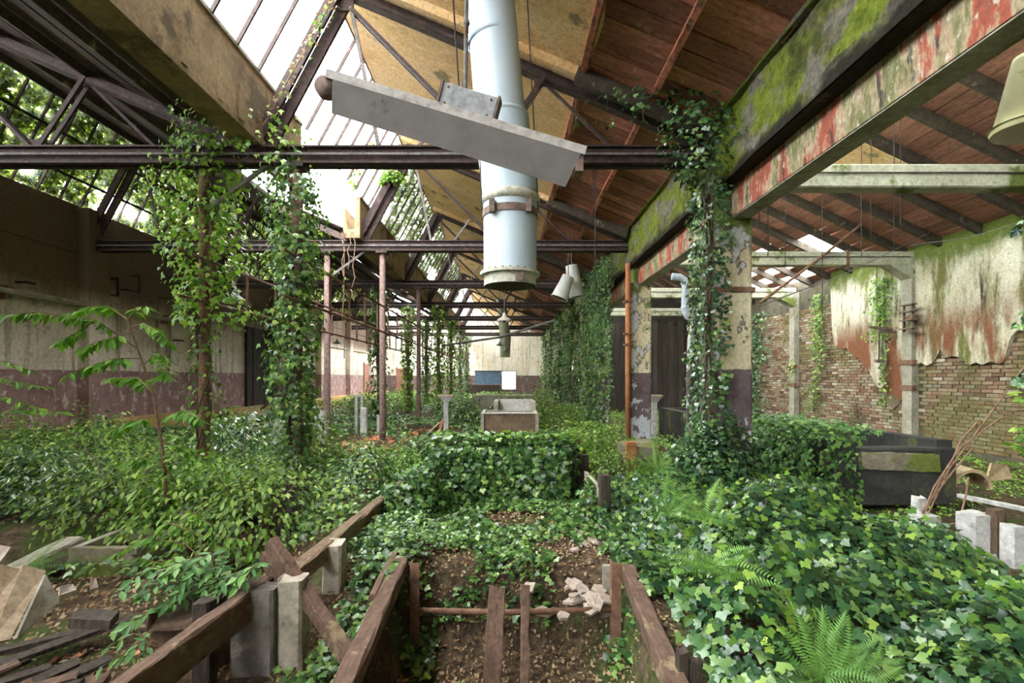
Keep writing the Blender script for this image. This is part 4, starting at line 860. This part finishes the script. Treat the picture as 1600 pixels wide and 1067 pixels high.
def shard(name, label, cat, x, y, s, mat, group, z=None, th=.02):
    z = float(H(x,y))+.03 if z is None else z; m = random.choice((4,5,5)); a0 = random.uniform(0,6.28); n_ = Vector((random.uniform(-.4,.4),random.uniform(-.6,.1),1)).normalized(); u = n_.orthogonal().normalized(); w = n_.cross(u)
    pts = [Vector((x,y,z))+(u*math.cos(a0+6.283*k/m)+w*math.sin(a0+6.283*k/m))*s*random.uniform(.6,1.1) for k in range(m)]
    o = MB().slab(pts, th, n_).build(name, mat); tag(o, label, cat, group)
for k in range(34): shard('tile_shard', 'broken white tile shard in the pit behind the pipe', 'tile', random.gauss(.55,.16), random.uniform(3.6,4.4), random.uniform(.04,.1), 'whitetile', 'white tile shards in the pit', random.uniform(-.3,-.12))
for k in range(6): shard('tile_shard', 'pale tile shard on the ivy floor behind the pit', 'tile', random.gauss(.75,.12), random.uniform(4.5,5.0), random.uniform(.05,.11), 'whitetile', 'pale shards behind the pit')
for k in range(46): shard('tile_shard', 'red clay tile fragment scattered around the iron columns', 'tile', random.uniform(-4.2,-1.0), random.uniform(8.8,14), random.uniform(.1,.24), 'tile', 'red tile fragments by the iron columns', None, .035)
for k in range(26): shard('tile_shard', 'small red tile chip in the dark rubble at the left', 'tile', random.uniform(-3.3,-2.0), random.uniform(2.2,3.4), random.uniform(.025,.05), 'tile', 'red tile chips in the left rubble', None, .012)
for k in range(9): shard('tile_shard', 'brown roof tile fragment by the aisle edge', 'tile', random.uniform(3.6,4.3), random.uniform(5.8,7.6), random.uniform(.06,.14), 'claypipe', 'brown tile fragments in the aisle', None, .03)

# ================================================================== PLANTS
# thick ivy carpet right of the pit
def mR(x, y):
    m = np.ones(len(x)); m *= (x > .95-.0*y)|(y > 4.1); m *= sstep(x, 4.0, 3.45)
    m *= 1-((x > 2.8)&(x < 3.4)&(y > 6.6)); return m
ground_ivy('ivy_carpet', 'thick glossy ivy carpet covering the ground right of the pit', .92,6.0,2.0,6.9,1150,.07,'ivy_dark',mR,.34,IVY,2.4)
ground_ivy('ivy_carpet', 'young light green ivy shoots rising from the thick carpet right of the pit', .92,6.0,2.0,6.9,170,.062,'ivy_light',mR,.44,IVY,2.4)
# middle: behind the pit up to the ivy mound
mC = lambda x, y: sstep(vn(x,y,1.9)+.25*(y > 4.6)-.5*np.exp(-((x-.6)/.3)**2-((y-4.1)/.45)**2)-.35*np.exp(-((x+.25)/.6)**2-((y-5.3)/.25)**2), .28, .5)*((y > 3.9)|(np.abs(x) > .55)|(vn(x,y,3.1) > .62))
ground_ivy('ivy_carpet', 'matte ivy and leaf litter carpet between the pit and the ivy mound', -.9,1.1,2.2,6.1,1300,.06,'ivy',mC,.09)
mL = lambda x, y: sstep(vn(x+7,y,1.6), .15, .4)*(x > -1.42-(y < 3.1)*.05)
ground_ivy('ivy_carpet', 'ivy trailing between the mossy rail and the left pit sill', -1.5,-.82,2.1,7.5,1300,.06,'ivy',mL,.14)
ground_ivy('dead_leaves', 'brown dead leaves lying around and inside the pit', -1.4,1.0,2.1,6.2,900,.035,'litter',None,.015,DIA,2,'leaf litter')
# left undergrowth
mU = lambda x, y: sstep(vn(x,y,.8)+.3*sstep(y, 4.6, 5.8), .36, .66)
ground_ivy('undergrowth', 'fresh green undergrowth spreading over the left bay floor', -9.6,-1.6,4.6,9.5,330,.07,'shrub',mU,.5,OVAL,1.3,'undergrowth')
ground_ivy('undergrowth', 'dark ivy undergrowth below the left shrubs', -9.6,-1.5,4.2,9.5,260,.075,'ivy',mU,.22,TRI,1.6,'undergrowth')
ground_ivy('undergrowth', 'low greenery around the far iron columns', -9.6,1.0,9.5,22,110,.11,'ivy',lambda x,y: sstep(vn(x,y,.6)-.35*((x > -4.3)&(x < -1.2)&(y < 14)), .25, .5),.3,TRI,1.0,'undergrowth')
ground_ivy('undergrowth', 'low greenery along the ivy columns', .6,3.0,7.4,22,240,.09,'shrub',None,.4,OVAL,1.0,'undergrowth')
ground_ivy('undergrowth', 'distant greenery before the end wall', -9.6,3.2,22,39,60,.16,'shrub',lambda x,y: sstep(vn(x,y,.4), .2, .5),.5,DIA,.7,'undergrowth')
ground_ivy('undergrowth', 'small pale green plants on the floor of the right aisle', 3.0,9.5,4.4,8.2,420,.05,'shrub',lambda x,y: sstep(vn(x,y,1.5)+.25*(x < 5), .3, .6)*(1-((x > 4.2)&(x < 5.8)&(y > 6.1))),.16,OVAL,2.0,'undergrowth')
ground_ivy('undergrowth', 'greenery on the far floor of the right aisle', 3.3,9.5,8.2,23,110,.09,'ivy_light',lambda x,y: .9*(1-((x > 4.2)&(x < 5.8)&(y < 13.5))),.3,TRI,1.0,'undergrowth')
ground_ivy('leaf_litter', 'brown leaf litter and debris in the left rubble', -4.2,-1.6,2.0,5.0,500,.04,'litter',None,.02,DIA,2,'leaf litter')
ground_ivy('leaf_litter', 'brown leaf litter around the far iron columns', -6,1,9,16,60,.07,'litter',None,.03,DIA,2,'leaf litter')
# ivy mound over the concrete tank
def ivy_box(label, dims, n, size, mat, faces='flrt', shape=IVY):
    p, nn_ = box_ivy(*dims, n, faces); o = leaves('ivy_mound', p, nn_, np.repeat(DOWN,len(p),0), RNG.uniform(.65,1.25,len(p))*size, mat, shape)
    return tag(o, label, 'ivy', None, 'stuff')
ivy_box('dense ivy mound smothering the low tank in the middle', (-.95,.75,5.98,6.6,-.05,.7), 6500,.078,'ivy')
ivy_box('pale ivy on top of the tank mound', (-.95,.7,6.0,6.6,.5,.72), 500,.075,'ivy_light','t')
ivy_box('deep green creeper covering the side of the black tank', (4.05,4.5,6.25,10.5,-.05,.8), 4200,.085,'creeper','lft',TRI)
ivy_box('creeper spilling over the inside of the black tank', (4.9,5.5,7.0,9.5,.3,.74), 700,.08,'bramble','lt',TRI)
# round ivy bush left of the mound
def bush(label, c, rx, ry, rz, n, size, mat, shape=OVAL, cat='shrub', name='shrub', group=None, stems=4, droop=False):
    t = thing(name, label, cat, (c[0],c[1],c[2]), group)
    v = norm(RNG.normal(0,1,(n,3))); v[:,2] = np.abs(v[:,2])*1.0-.1; rad = RNG.uniform(.55,1.0,n)*( .7+.55*vn(v[:,0]*2+c[0]*5, v[:,2]*2+v[:,1]+c[1], 1.6))
    p = np.array(c)+v*np.array([rx,ry,rz])*rad[:,None]; nn_ = v*np.array([.7,.7,.6])+np.array([0,-.1,.6])
    tip = v*np.array([1,1,0])+np.array([0,0,-.8 if droop else -.35])
    leaves('foliage', p, nn_, tip, RNG.uniform(.65,1.25,n)*size, mat, shape, t)
    for k in range(stems):
        a = random.uniform(0,6.28); e = Vector((c[0]+rx*.6*math.cos(a),c[1]+ry*.6*math.sin(a),c[2]+rz*random.uniform(.5,.85)))
        MB().tube([(c[0]+.05*math.cos(a),c[1]+.05*math.sin(a),c[2]-.1),Vector(c).lerp(e,.5)+Vector((0,0,.08)),e],[.012,.009,.005],5).build('stem', 'twig', t)
    return t
bush('round ivy bush hanging over the far end of the mossy rail', (-1.0,5.55,.0), .42,.45,.75, 1700,.08,'ivy',IVY,'ivy bush','ivy_bush')
bush('ivy clump wrapped round the charred post', (.92,5.2,.0), .2,.2,.5, 320,.065,'ivy',IVY,'ivy bush','ivy_bush',None,2)
bush('dark ivy mass piled against the foot of the first concrete column', (2.68,6.35,.05), .62,.5,1.25, 3600,.07,'ivy_dark',IVY,'ivy bush','ivy_bush')
bush('pale creeper heap right of the brown basin', (1.15,8.6,0), .7,.8,.75, 1300,.08,'ivy_light',TRI,'ivy bush','ivy_bush')
bush('feathery green shrub before the column with the orange pipe', (1.9,9.6,0), .8,.7,.7, 2200,.05,'shrub',OVAL)
bush('feathery green shrub in front of the mossy plinth', (1.75,7.6,0), .55,.6,.5, 1500,.045,'shrub',OVAL)
bush('dark ivy heap left of the brown basin', (-1.5,9.6,0), .8,.9,.6, 1300,.09,'ivy',TRI,'ivy bush','ivy_bush')
bush('tall dark thicket behind the flared post', (-1.5,15.2,0), 1.0,1.0,1.3, 1500,.1,'ivy',TRI)
bush('thicket before the low far wall', (.4,20.5,0), 1.6,.8,.9, 1000,.12,'shrub',TRI)
bush('slender shrub growing behind the far basin', (.9,14.5,.2), .35,.35,1.35, 500,.09,'shrub',OVAL)
sh = [(-2.6,5.0,.8,.7,.9,'light green shrub right of the rusty outer iron column'),(-3.4,5.3,.9,.8,.95,'bushy shrub around the rusty outer iron column'),(-4.4,5.6,.9,.9,.9,'shrub in front of the left wall mound'),
      (-5.6,6.0,1.1,.9,1.0,'wide shrub before the yellow ledge'),(-6.8,6.4,1.1,1.0,1.0,'dark shrub near the left wall'),(-4.4,7.8,1.0,.9,1.2,'tall shrub before the left wall pilaster'),(-3.2,7.9,.8,.7,1.1,'shrub between the two rows of iron columns'),
      (-2.1,6.9,.7,.7,.7,'low shrub beside the ivy-clad iron column'),(-5.4,9.2,1.0,.8,1.2,'leafy shrub under the green pendant lamp'),(-1.6,8.1,.55,.5,.45,'low shrub by the red tile rubble'),(-7.2,8.4,1.0,.9,1.1,'shrub against the left wall dado'),
      (-6.6,14,1.2,1,1.0,'shrub in front of the dark door'),(-5.4,19,1.4,1,1.2,'far shrub along the left wall'),(-4.9,24,1.5,1,1.3,'far shrub near the dull red door')]
for k, (x, y, rx, ry, rz, lb) in enumerate(sh):
    near = y < 8.5; bush(lb, (x,y,float(H(x,y))), rx,ry,rz, 1700 if near else 1100, .07 if near else .11, 'ivy_dark' if x < -4.3 and y < 9 and k%2 else ['shrub','ivy_light','shrub','ivy'][k%4], OVAL, 'shrub','shrub',None,4,True)  # darker leaves paint the shade into some far-left shrubs

# climbers on iron columns
climbing('bright green ivy hanging round the top of the rusty outer iron column', -4.25,6.9,2.3,4.9,.5,1500,.09,'ivy_light',([0,1],[0,1]),None,TRI,2,1.3)
climbing('sparse ivy low on the rusty outer iron column', -4.28,6.85,.3,2.4,.22,260,.08,'shrub')
climbing('dense ivy sheathing the inner iron column of the first truss', -2.98,6.85,.2,4.4,.36,3000,.085,'ivy',None,None,TRI,4)
climbing('bright ivy shoots on the inner iron column of the first truss', -2.98,6.8,1.0,4.5,.42,420,.085,'ivy_light',None,None,TRI,1)
climbing('ivy tangle spilling over the truss chord above the iron columns', -3.7,6.8,4.5,5.1,.6,420,.08,'ivy_light',None,None,TRI,1,1.5)
for k, (x, j) in enumerate([(-4.3,3),(-2.98,4),(-4.3,5),(-2.98,5),(-2.98,6),(-4.3,4),(-2.98,7)]):
    climbing('ivy-covered growth on the %s iron column, %s from the end wall' % ('inner' if x > -4 else 'outer', ORD[7-j]), x,TY[j],.1,4.6,.34,1000,.13,['ivy','ivy_light'][k%2],None,'ivy on the far iron columns',TRI,2)
climbing('ivy streamer hanging on the left wall pilaster', -9.5,21.2,.5,4.3,.4,600,.13,'ivy',None,None,TRI,2)
# climbers on concrete columns
p, nn_ = box_ivy(2.72,3.0,6.5,7.2,.5,4.2,2200,'fl'); wgt = RNG.random(len(p)) < np.where(p[:,0] < 2.95, .85, .1); p = p[wgt]; nn_ = nn_[wgt]
t = thing('climbing_ivy', 'dark ivy strand climbing the left edge of the first concrete column', 'ivy', (2.75,6.6,.5))
leaves('foliage', p, nn_, np.repeat(DOWN,len(p),0), RNG.uniform(.65,1.25,len(p))*.07, 'ivy_dark', IVY, t)
for k in range(4): MB().tube([(2.74+.05*math.sin(i*.8+k),6.58+.03*k,.2+i*.4) for i in range(11)],.014,5).build('stem', 'bark', t)
climbing('dark ivy hanging from the girder where the truss meets it', 2.62,6.5,4.2,5.35,.5,900,.07,'ivy_dark',None,None,IVY,2,.9)
climbing('ivy sprays creeping along the roof rib by the girder', 1.9,6.5,5.0,5.4,.42,160,.07,'ivy_dark',None,None,IVY,1,1.8)
for k in range(3,8):
    y = TY[k]; p, nn_ = box_ivy(2.72,3.4,y-.35,y+.5,.1,4.9,2600 if k < 5 else 1500,'fl'); keep = RNG.random(len(p)) < .35+.9*vn(p[:,1]*1.2+p[:,0]*2, p[:,2]*.35, 2.2); p = p[keep]; nn_ = nn_[keep]; p[:,:2] -= RNG.random((len(p),1))**2*.3
    t = thing('climbing_ivy', 'curtain of ivy over the concrete column, %s from the end wall' % ORD[7-k], 'ivy', (3,y,.1), 'ivy curtains on the far concrete columns')
    leaves('foliage', p, nn_, np.repeat(DOWN,len(p),0), RNG.uniform(.65,1.25,len(p))*(.11 if k < 5 else .15), ['creeper','ivy'][k%2], TRI, t)
    for q in range(3): MB().tube([(2.72+.06*math.sin(i+q),y-.36,.1+i*.45) for i in range(11)],.02,5).build('stem', 'bark', t)
t = thing('climbing_ivy', 'bright ivy strands hanging from the girder between the far columns', 'ivy', (2.8,13.8,2))
n_ = 2200; yy = RNG.uniform(12.6,16.2,n_); zz = 4.9-RNG.random(n_)**.8*(1.2+3.4*vn(yy,yy*0,2.4)); p = np.stack([2.78-RNG.random(n_)*.25,yy,zz],1)
leaves('foliage', p, np.tile([-1,-.5,.4],(n_,1)), np.repeat(DOWN,n_,0), RNG.uniform(.65,1.25,n_)*.1, 'creeper', TRI, t)
for q in range(5): MB().tube([(2.75,12.8+q*.7,4.9),(2.7,12.8+q*.7,3.4),(2.74,12.85+q*.7,2.2)],.012,5).build('stem', 'bark', t)
# vines on the brick wall
def wallvine(label, y0, y1, z0, z1, n, size, mat, sl=0.0):
    t = thing('wall_vine', label, 'vine', (9.6,(y0+y1)/2,z0)); u = RNG.random(n); zz = z0+(z1-z0)*u; yy = RNG.normal(0,.32,n)*(y1-y0)*.55*(.5+vn(zz,zz*0,1.6))+(y0+y1)/2+sl*(1-u)
    p = np.stack([9.55-RNG.random(n)*.12,yy,zz],1); leaves('foliage', p, np.tile([-1,-.3,.4],(n,1)), np.repeat(DOWN,n,0), RNG.uniform(.65,1.25,n)*size, mat, TRI, t)
    MB().tube([(9.58,(y0+y1)/2+sl*(1-k/8)+.05*math.sin(k*2),z0+(z1-z0)*k/8) for k in range(9)],.012,5).build('stem', 'bark', t)
wallvine('bright vine over the plaster beside the wall strip', 11.9,12.9,2.5,4.1,420,.085,'ivy_light')
wallvine('thin vine trailing low on the plaster', 12.0,12.6,.8,2.6,110,.08,'shrub')
wallvine('narrow vine strand on the brick wall left of the plaster', 14.5,15.3,2.4,4.1,300,.09,'shrub')
wallvine('vine strand drooping down the brick wall', 14.3,15.2,.5,2.5,230,.09,'shrub',.5)
wallvine('dark vine mass in the far corner of the brick wall', 17.6,20.5,.2,4.0,1300,.12,'ivy_dark')
wallvine('small vine beside the far wall strip', 16.0,16.6,1.2,2.2,70,.08,'shrub')
# ivy growing over the left skylight and over the far middle skylight, outside the glass
def sky_ivy(label, xa, za, xb, zb_, y0, y1, n, size, mat, thr):
    u = RNG.random(n); yy = RNG.uniform(y0,y1,n); k = RNG.random(n) < sstep(vn(yy,u*2.2+5,1.1)+.25*vn(yy*3,u*7,1)+.25*(u-.35), thr, thr+.25); u = u[k]; yy = yy[k]; m = len(u)
    dd, n2, L2 = slope_frame(xa,za,xb,zb_); p = np.stack([xa+dd.x*L2*u+n2.x*(.07+RNG.random(m)*.1), yy, za+dd.z*L2*u+n2.z*(.07+RNG.random(m)*.1)],1)
    o = leaves('skylight_ivy', p, np.tile([-n2.x,-.3,-n2.z],(m,1)), np.tile([-.3,0,-1.0],(m,1)), RNG.uniform(.65,1.25,m)*size, mat, TRI); tag(o, label, 'ivy', None, 'stuff')
sky_ivy('dense pale ivy growing over the skylight above the left wall', -10.05,5.56,-9.15,7.36,6,38,46000,.13,'sky_ivy',.16)
sky_ivy('mossy growth clinging to the far part of the middle skylight', -3.42,5.76,-2.55,7.36,12,30,6500,.17,'moss_leaf',.3)
sky_ivy('small ivy patch on the middle skylight near the second truss', -3.42,5.76,-2.9,6.7,10.6,13,500,.1,'ivy_light',.45)
t = thing('climbing_ivy', 'withered ivy clinging to the steep rafter of the near truss', 'ivy', (-3.2,6.7,5.4)); n_ = 130
u = RNG.random(n_); p = np.stack([-3.35+.95*u+RNG.normal(0,.05,n_), np.full(n_,6.74)+RNG.normal(0,.04,n_), 5.1+1.75*u+RNG.normal(0,.05,n_)],1)
leaves('withered_leaves', p[:95], np.tile([0,-1,.2],(95,1)), np.repeat(DOWN,95,0), RNG.uniform(.6,1.2,95)*.055, 'litter', TRI, t)
leaves('fresh_leaves', p[95:], np.tile([0,-1,.2],(35,1)), np.repeat(DOWN,35,0), RNG.uniform(.6,1.2,35)*.085, 'ivy_light', TRI, t)
MB().tube([(-3.4+1.0*k/6,6.76+.02*(k%2),5.05+1.85*k/6) for k in range(7)],.01,5).build('stem', 'dryvine', t)
bush('bright ivy tuft sitting on the steep rafter of the second truss', tuple(P(612,285,11.5)), .35,.2,.35, 260,.1,'ivy_light',TRI,'ivy bush','ivy_bush',None,2)
# dry hanging vines
for k, (px, y0, y1, Y) in enumerate(((537,362,450,11.3),(538,362,560,11.3),(545,362,420,11.3),(552,362,470,11.3),(450,246,330,6.9),(458,246,350,6.9))):
    pts = [P(px+random.uniform(-4,4),y0+(y1-y0)*i/6,Y) for i in range(7)]
    o = MB().tube(pts,.012,5).build('dry_vine', 'dryvine'); tag(o, 'dry brown vine dangling from the broken gutter', 'vine', 'dry vines at the broken gutter')
# ferns
fl = bpy.data.meshes.new('frond')
def frond_mesh(seed):
    r = random.Random(seed); b = MB(); n = 22
    for i in range(n):
        f = i/n; w = .34*math.sin(math.pi*min(1,(f*.85+.15)))**.8*(1-f*.55); y = f; z = .28*f*(1-f)*1.6-.25*f*f
        for s in (-1,1):
            l = w*.62; b.add([(0,y,z),(s*l*.5,y+.04,z+.012),(s*l,y+.075,z-.03),(s*l*.5,y-.006+.012,z)],[(0,1,2,3) if s < 0 else (3,2,1,0)])
    b.add([(-.006,0,0),(.006,0,0),(0,1,-.25)],[(0,1,2)]); me = bpy.data.meshes.new('frond'); me.from_pydata(b.v,[],b.f); me.update(); me.materials.append(M['fern']); return me
FM = [frond_mesh(k) for k in range(2)]
def fern(label, c, size, angs):
    t = thing('fern', label, 'fern', tuple(c))
    for k, a in enumerate(angs):
        a = math.radians(a+random.uniform(-6,6)); q = math.sin(a)
        dr = Vector((math.cos(a), .45*q if q > 0 else .8*q, .12+(.75*q if q > 0 else .15*q))).normalized()
        nr = Vector((0,-.7,.72)); nr = (nr-dr*nr.dot(dr)).normalized(); z_ = size*random.uniform(.85,1.12)
        inst('frond', FM[k%2], t, frame_mtx(Vector(c), dr.cross(nr), dr, nr, z_*1.25, z_, z_))
fern('large feathery fern rising from the ivy at the lower right', PZ(1288,1058,.4), .27, (20,50,75,100,125,150,200,330))
fern('broad fern fanning out in the middle of the ivy carpet', PZ(1118,885,.45), .34, (160,178,196,265,290,315,20))
fern('arching fern in front of the first concrete column', PZ(1108,808,.5), .33, (140,165,190,275,60,300))
fern('small fern at the foot of the ivy mass', PZ(1045,800,.44), .34, (30,80,130,200,260,320))
fern('little fern low in the pale ivy beside the large feathery fern', PZ(1325,1060,.36), .26, (40,90,140,10))
fern('small fern beside the broken beige panel', PZ(40,892,-.02), .3, (10,30,340,60))
fern('small fern near the mossy plinth', PZ(1030,735,.35), .4, (45,90,130,180,270,320))
# sapling with separate drooping leaves
def leafmesh(name, shape, mat):
    me = bpy.data.meshes.new(name); me.from_pydata(shape[0].tolist(),[],shape[1]); me.update(); me.materials.append(M[mat]); return me
LM = leafmesh('leaf', OVAL, 'sapling'); LB = leafmesh('leaf', OVAL, 'bramble'); LI = leafmesh('leaf', IVY, 'ivy_light')
def leaf_on(t, me, p, tip, s, nz=(0,-.3,1)):
    tip = Vector(tip).normalized(); nr = Vector(nz)+Vector((random.gauss(0,.3),random.gauss(0,.3),random.gauss(0,.2))); nr = (nr-tip*nr.dot(tip)).normalized(); u = tip.cross(nr)
    inst('leaf', me, t, frame_mtx(Vector(p)+tip*s*.5, u, tip, nr, s*.85, s, s))
def twig(t, pts, r, me, s, dens, droop=.8, start=.25, mat='twig'):
    pts = [Vector(p) for p in pts]; MB().tube(pts,[r*(1-.75*i/(len(pts)-1)) for i in range(len(pts))],6).build('branch', mat, t)
    L = [(pts[i+1]-pts[i]).length for i in range(len(pts)-1)]; tot = sum(L); n = int(tot*dens)
    for k in range(n):
        f = (start+(1-start)*(k+.5)/n)*tot; i = 0
        while i < len(L)-1 and f > L[i]: f -= L[i]; i += 1
        p = pts[i].lerp(pts[i+1], min(1,f/L[i])); dr = (pts[i+1]-pts[i]).normalized(); side = Vector((-dr.y,dr.x,0)).normalized()*(1 if k%2 else -1)
        leaf_on(t, me, p, dr*.5+side*random.uniform(.4,1)+Vector((random.gauss(0,.25),random.gauss(0,.3),-droop*random.uniform(.4,1.3))), s*random.uniform(.75,1.2))
t = thing('sapling', 'slender sapling with drooping bright green leaves before the left wall', 'sapling', tuple(P(262,770,5.2)))
base = P(262,790,5.2); top = P(196,492,5.2)
MB().tube([base,P(252,690,5.2),P(238,610,5.2),P(215,545,5.2),top],[.02,.017,.014,.01,.006],7).build('trunk', 'twig', t)
YS = 5.2
for a in ([(215,545,0),(150,500,-.2),(60,488,-.5),(5,492,-.7)], [(200,500,0),(170,478,.1),(140,480,.2),(110,490,.2)], [(205,510,0),(225,505,0),(250,520,-.1),(262,535,-.1)], [(222,560,0),(180,560,-.3),(130,575,-.4),(105,585,-.5)],
          [(240,615,0),(215,590,.3),(170,590,.4)], [(246,660,0),(285,640,-.2),(312,655,-.3)], [(250,690,0),(290,700,.2),(310,720,.2)], [(247,650,0),(200,660,.2),(170,675,.3)], [(200,498,0),(215,480,.2),(232,478,.2)], [(150,500,-.2),(120,520,-.3),(90,535,-.3)],
          [(205,520,0),(185,525,-.2),(150,535,-.3),(125,548,-.3)], [(235,600,0),(262,580,-.2),(250,555,-.2)], [(225,570,0),(245,550,.1),(262,560,.1)], [(250,700,0),(225,715,-.2),(190,722,-.3)]):
    twig(t, [P(x,y,YS+d_) for x,y,d_ in a], .007, LM, .125, 44)
t = thing('branch_spray', 'leafy branch reaching in beside the left wall dado', 'branch', tuple(P(-40,620,4.6)))
for a in ([(-60,600),(0,590),(40,600),(72,605)], [(-60,560),(10,565),(50,580)], [(-60,660),(20,640),(100,645)], [(-60,630),(10,620),(60,640)]): twig(t, [P(x,y,4.6) for x,y in a], .007, LM, .09, 30, .4)
t = thing('branch_spray', 'yellow-green maple-like leaf spray beside the brown stems', 'branch', tuple(P(1610,700,4.2)))
for a in ([(1650,720),(1610,705),(1585,690)], [(1650,640),(1605,620),(1590,600)], [(1650,690),(1610,680),(1590,665)]): twig(t, [P(x,y,4.2) for x,y in a], .005, LI, .1, 40, .5)
t = thing('branch_spray', 'dark ivy leaves dangling at the right aisle edge', 'branch', tuple(P(1610,480,4.4)))
for a in ([(1660,300),(1612,330),(1598,352)], [(1660,440),(1615,470),(1592,505)], [(1660,560),(1612,570),(1592,595)]): twig(t, [P(x,y,4.4) for x,y in a], .005, leafmesh('leaf', IVY, 'ivy_dark'), .1, 40, .6)
t = thing('sapling', 'young yellow-green sapling overhanging the small trough', 'sapling', tuple(P(330,860,4.2)))
b0 = P(335,900,4.2)
for a in ([(335,890),(290,850),(230,840),(175,868)], [(335,890),(300,830),(260,815),(225,850)], [(335,890),(330,820),(300,800)], [(335,890),(360,840),(385,845),(395,870)], [(335,890),(280,870),(250,880),(215,870)]): twig(t, [P(x,y,4.1) for x,y in a], .007, LM, .07, 55, .9, .35)
t = thing('bramble', 'bright green bramble arching over the near rail and rotten stump', 'bramble', tuple(P(300,930,3.0)))
for k in range(26):
    px = random.uniform(205,410); py = 940-(px-215)*.33+random.uniform(-50,25); a = [P(330,985,3.15), P((330+px)/2+5,(985+py)/2-38,3.1), P(px,py,3.0), P(px-32,py+22,2.9)]
    twig(t, a, .006, LB, .075, 22, .25, .45)
for k in range(9):
    px = random.uniform(150,235); py = random.uniform(985,1050); twig(t, [P(260,1010,2.75),P((260+px)/2,py-30,2.7),P(px,py,2.6)], .005, LB, .06, 22, .3, .4)
t = MB().rough_bar((-1.98,3.05,-.5),(-1.98,3.05,.12),.34,.32,7,.035,(0,1,0)).build('rotten_stump', 'bark'); tag(t, 'crumbling red-brown root stump below the bramble', 'stump')
t = thing('bare_shrub', 'bare brown shrub stems fanning up beside the concrete stubs', 'shrub', tuple(P(1420,850,4.6)))
for a in ([(1422,850),(1460,760),(1500,700),(1560,655),(1620,640)], [(1425,855),(1480,740),(1500,690),(1530,655)], [(1422,845),(1470,750),(1515,690),(1610,560)], [(1440,800),(1490,735),(1520,700)], [(1500,810),(1510,770),(1513,745)], [(1430,830),(1520,812),(1560,820),(1585,860)], [(1560,800),(1580,830),(1577,870)], [(1600,640),(1560,645),(1547,625)]):
    MB().tube([P(x,y,4.6) for x,y in a],.008,5).build('stem', 'twig', t)
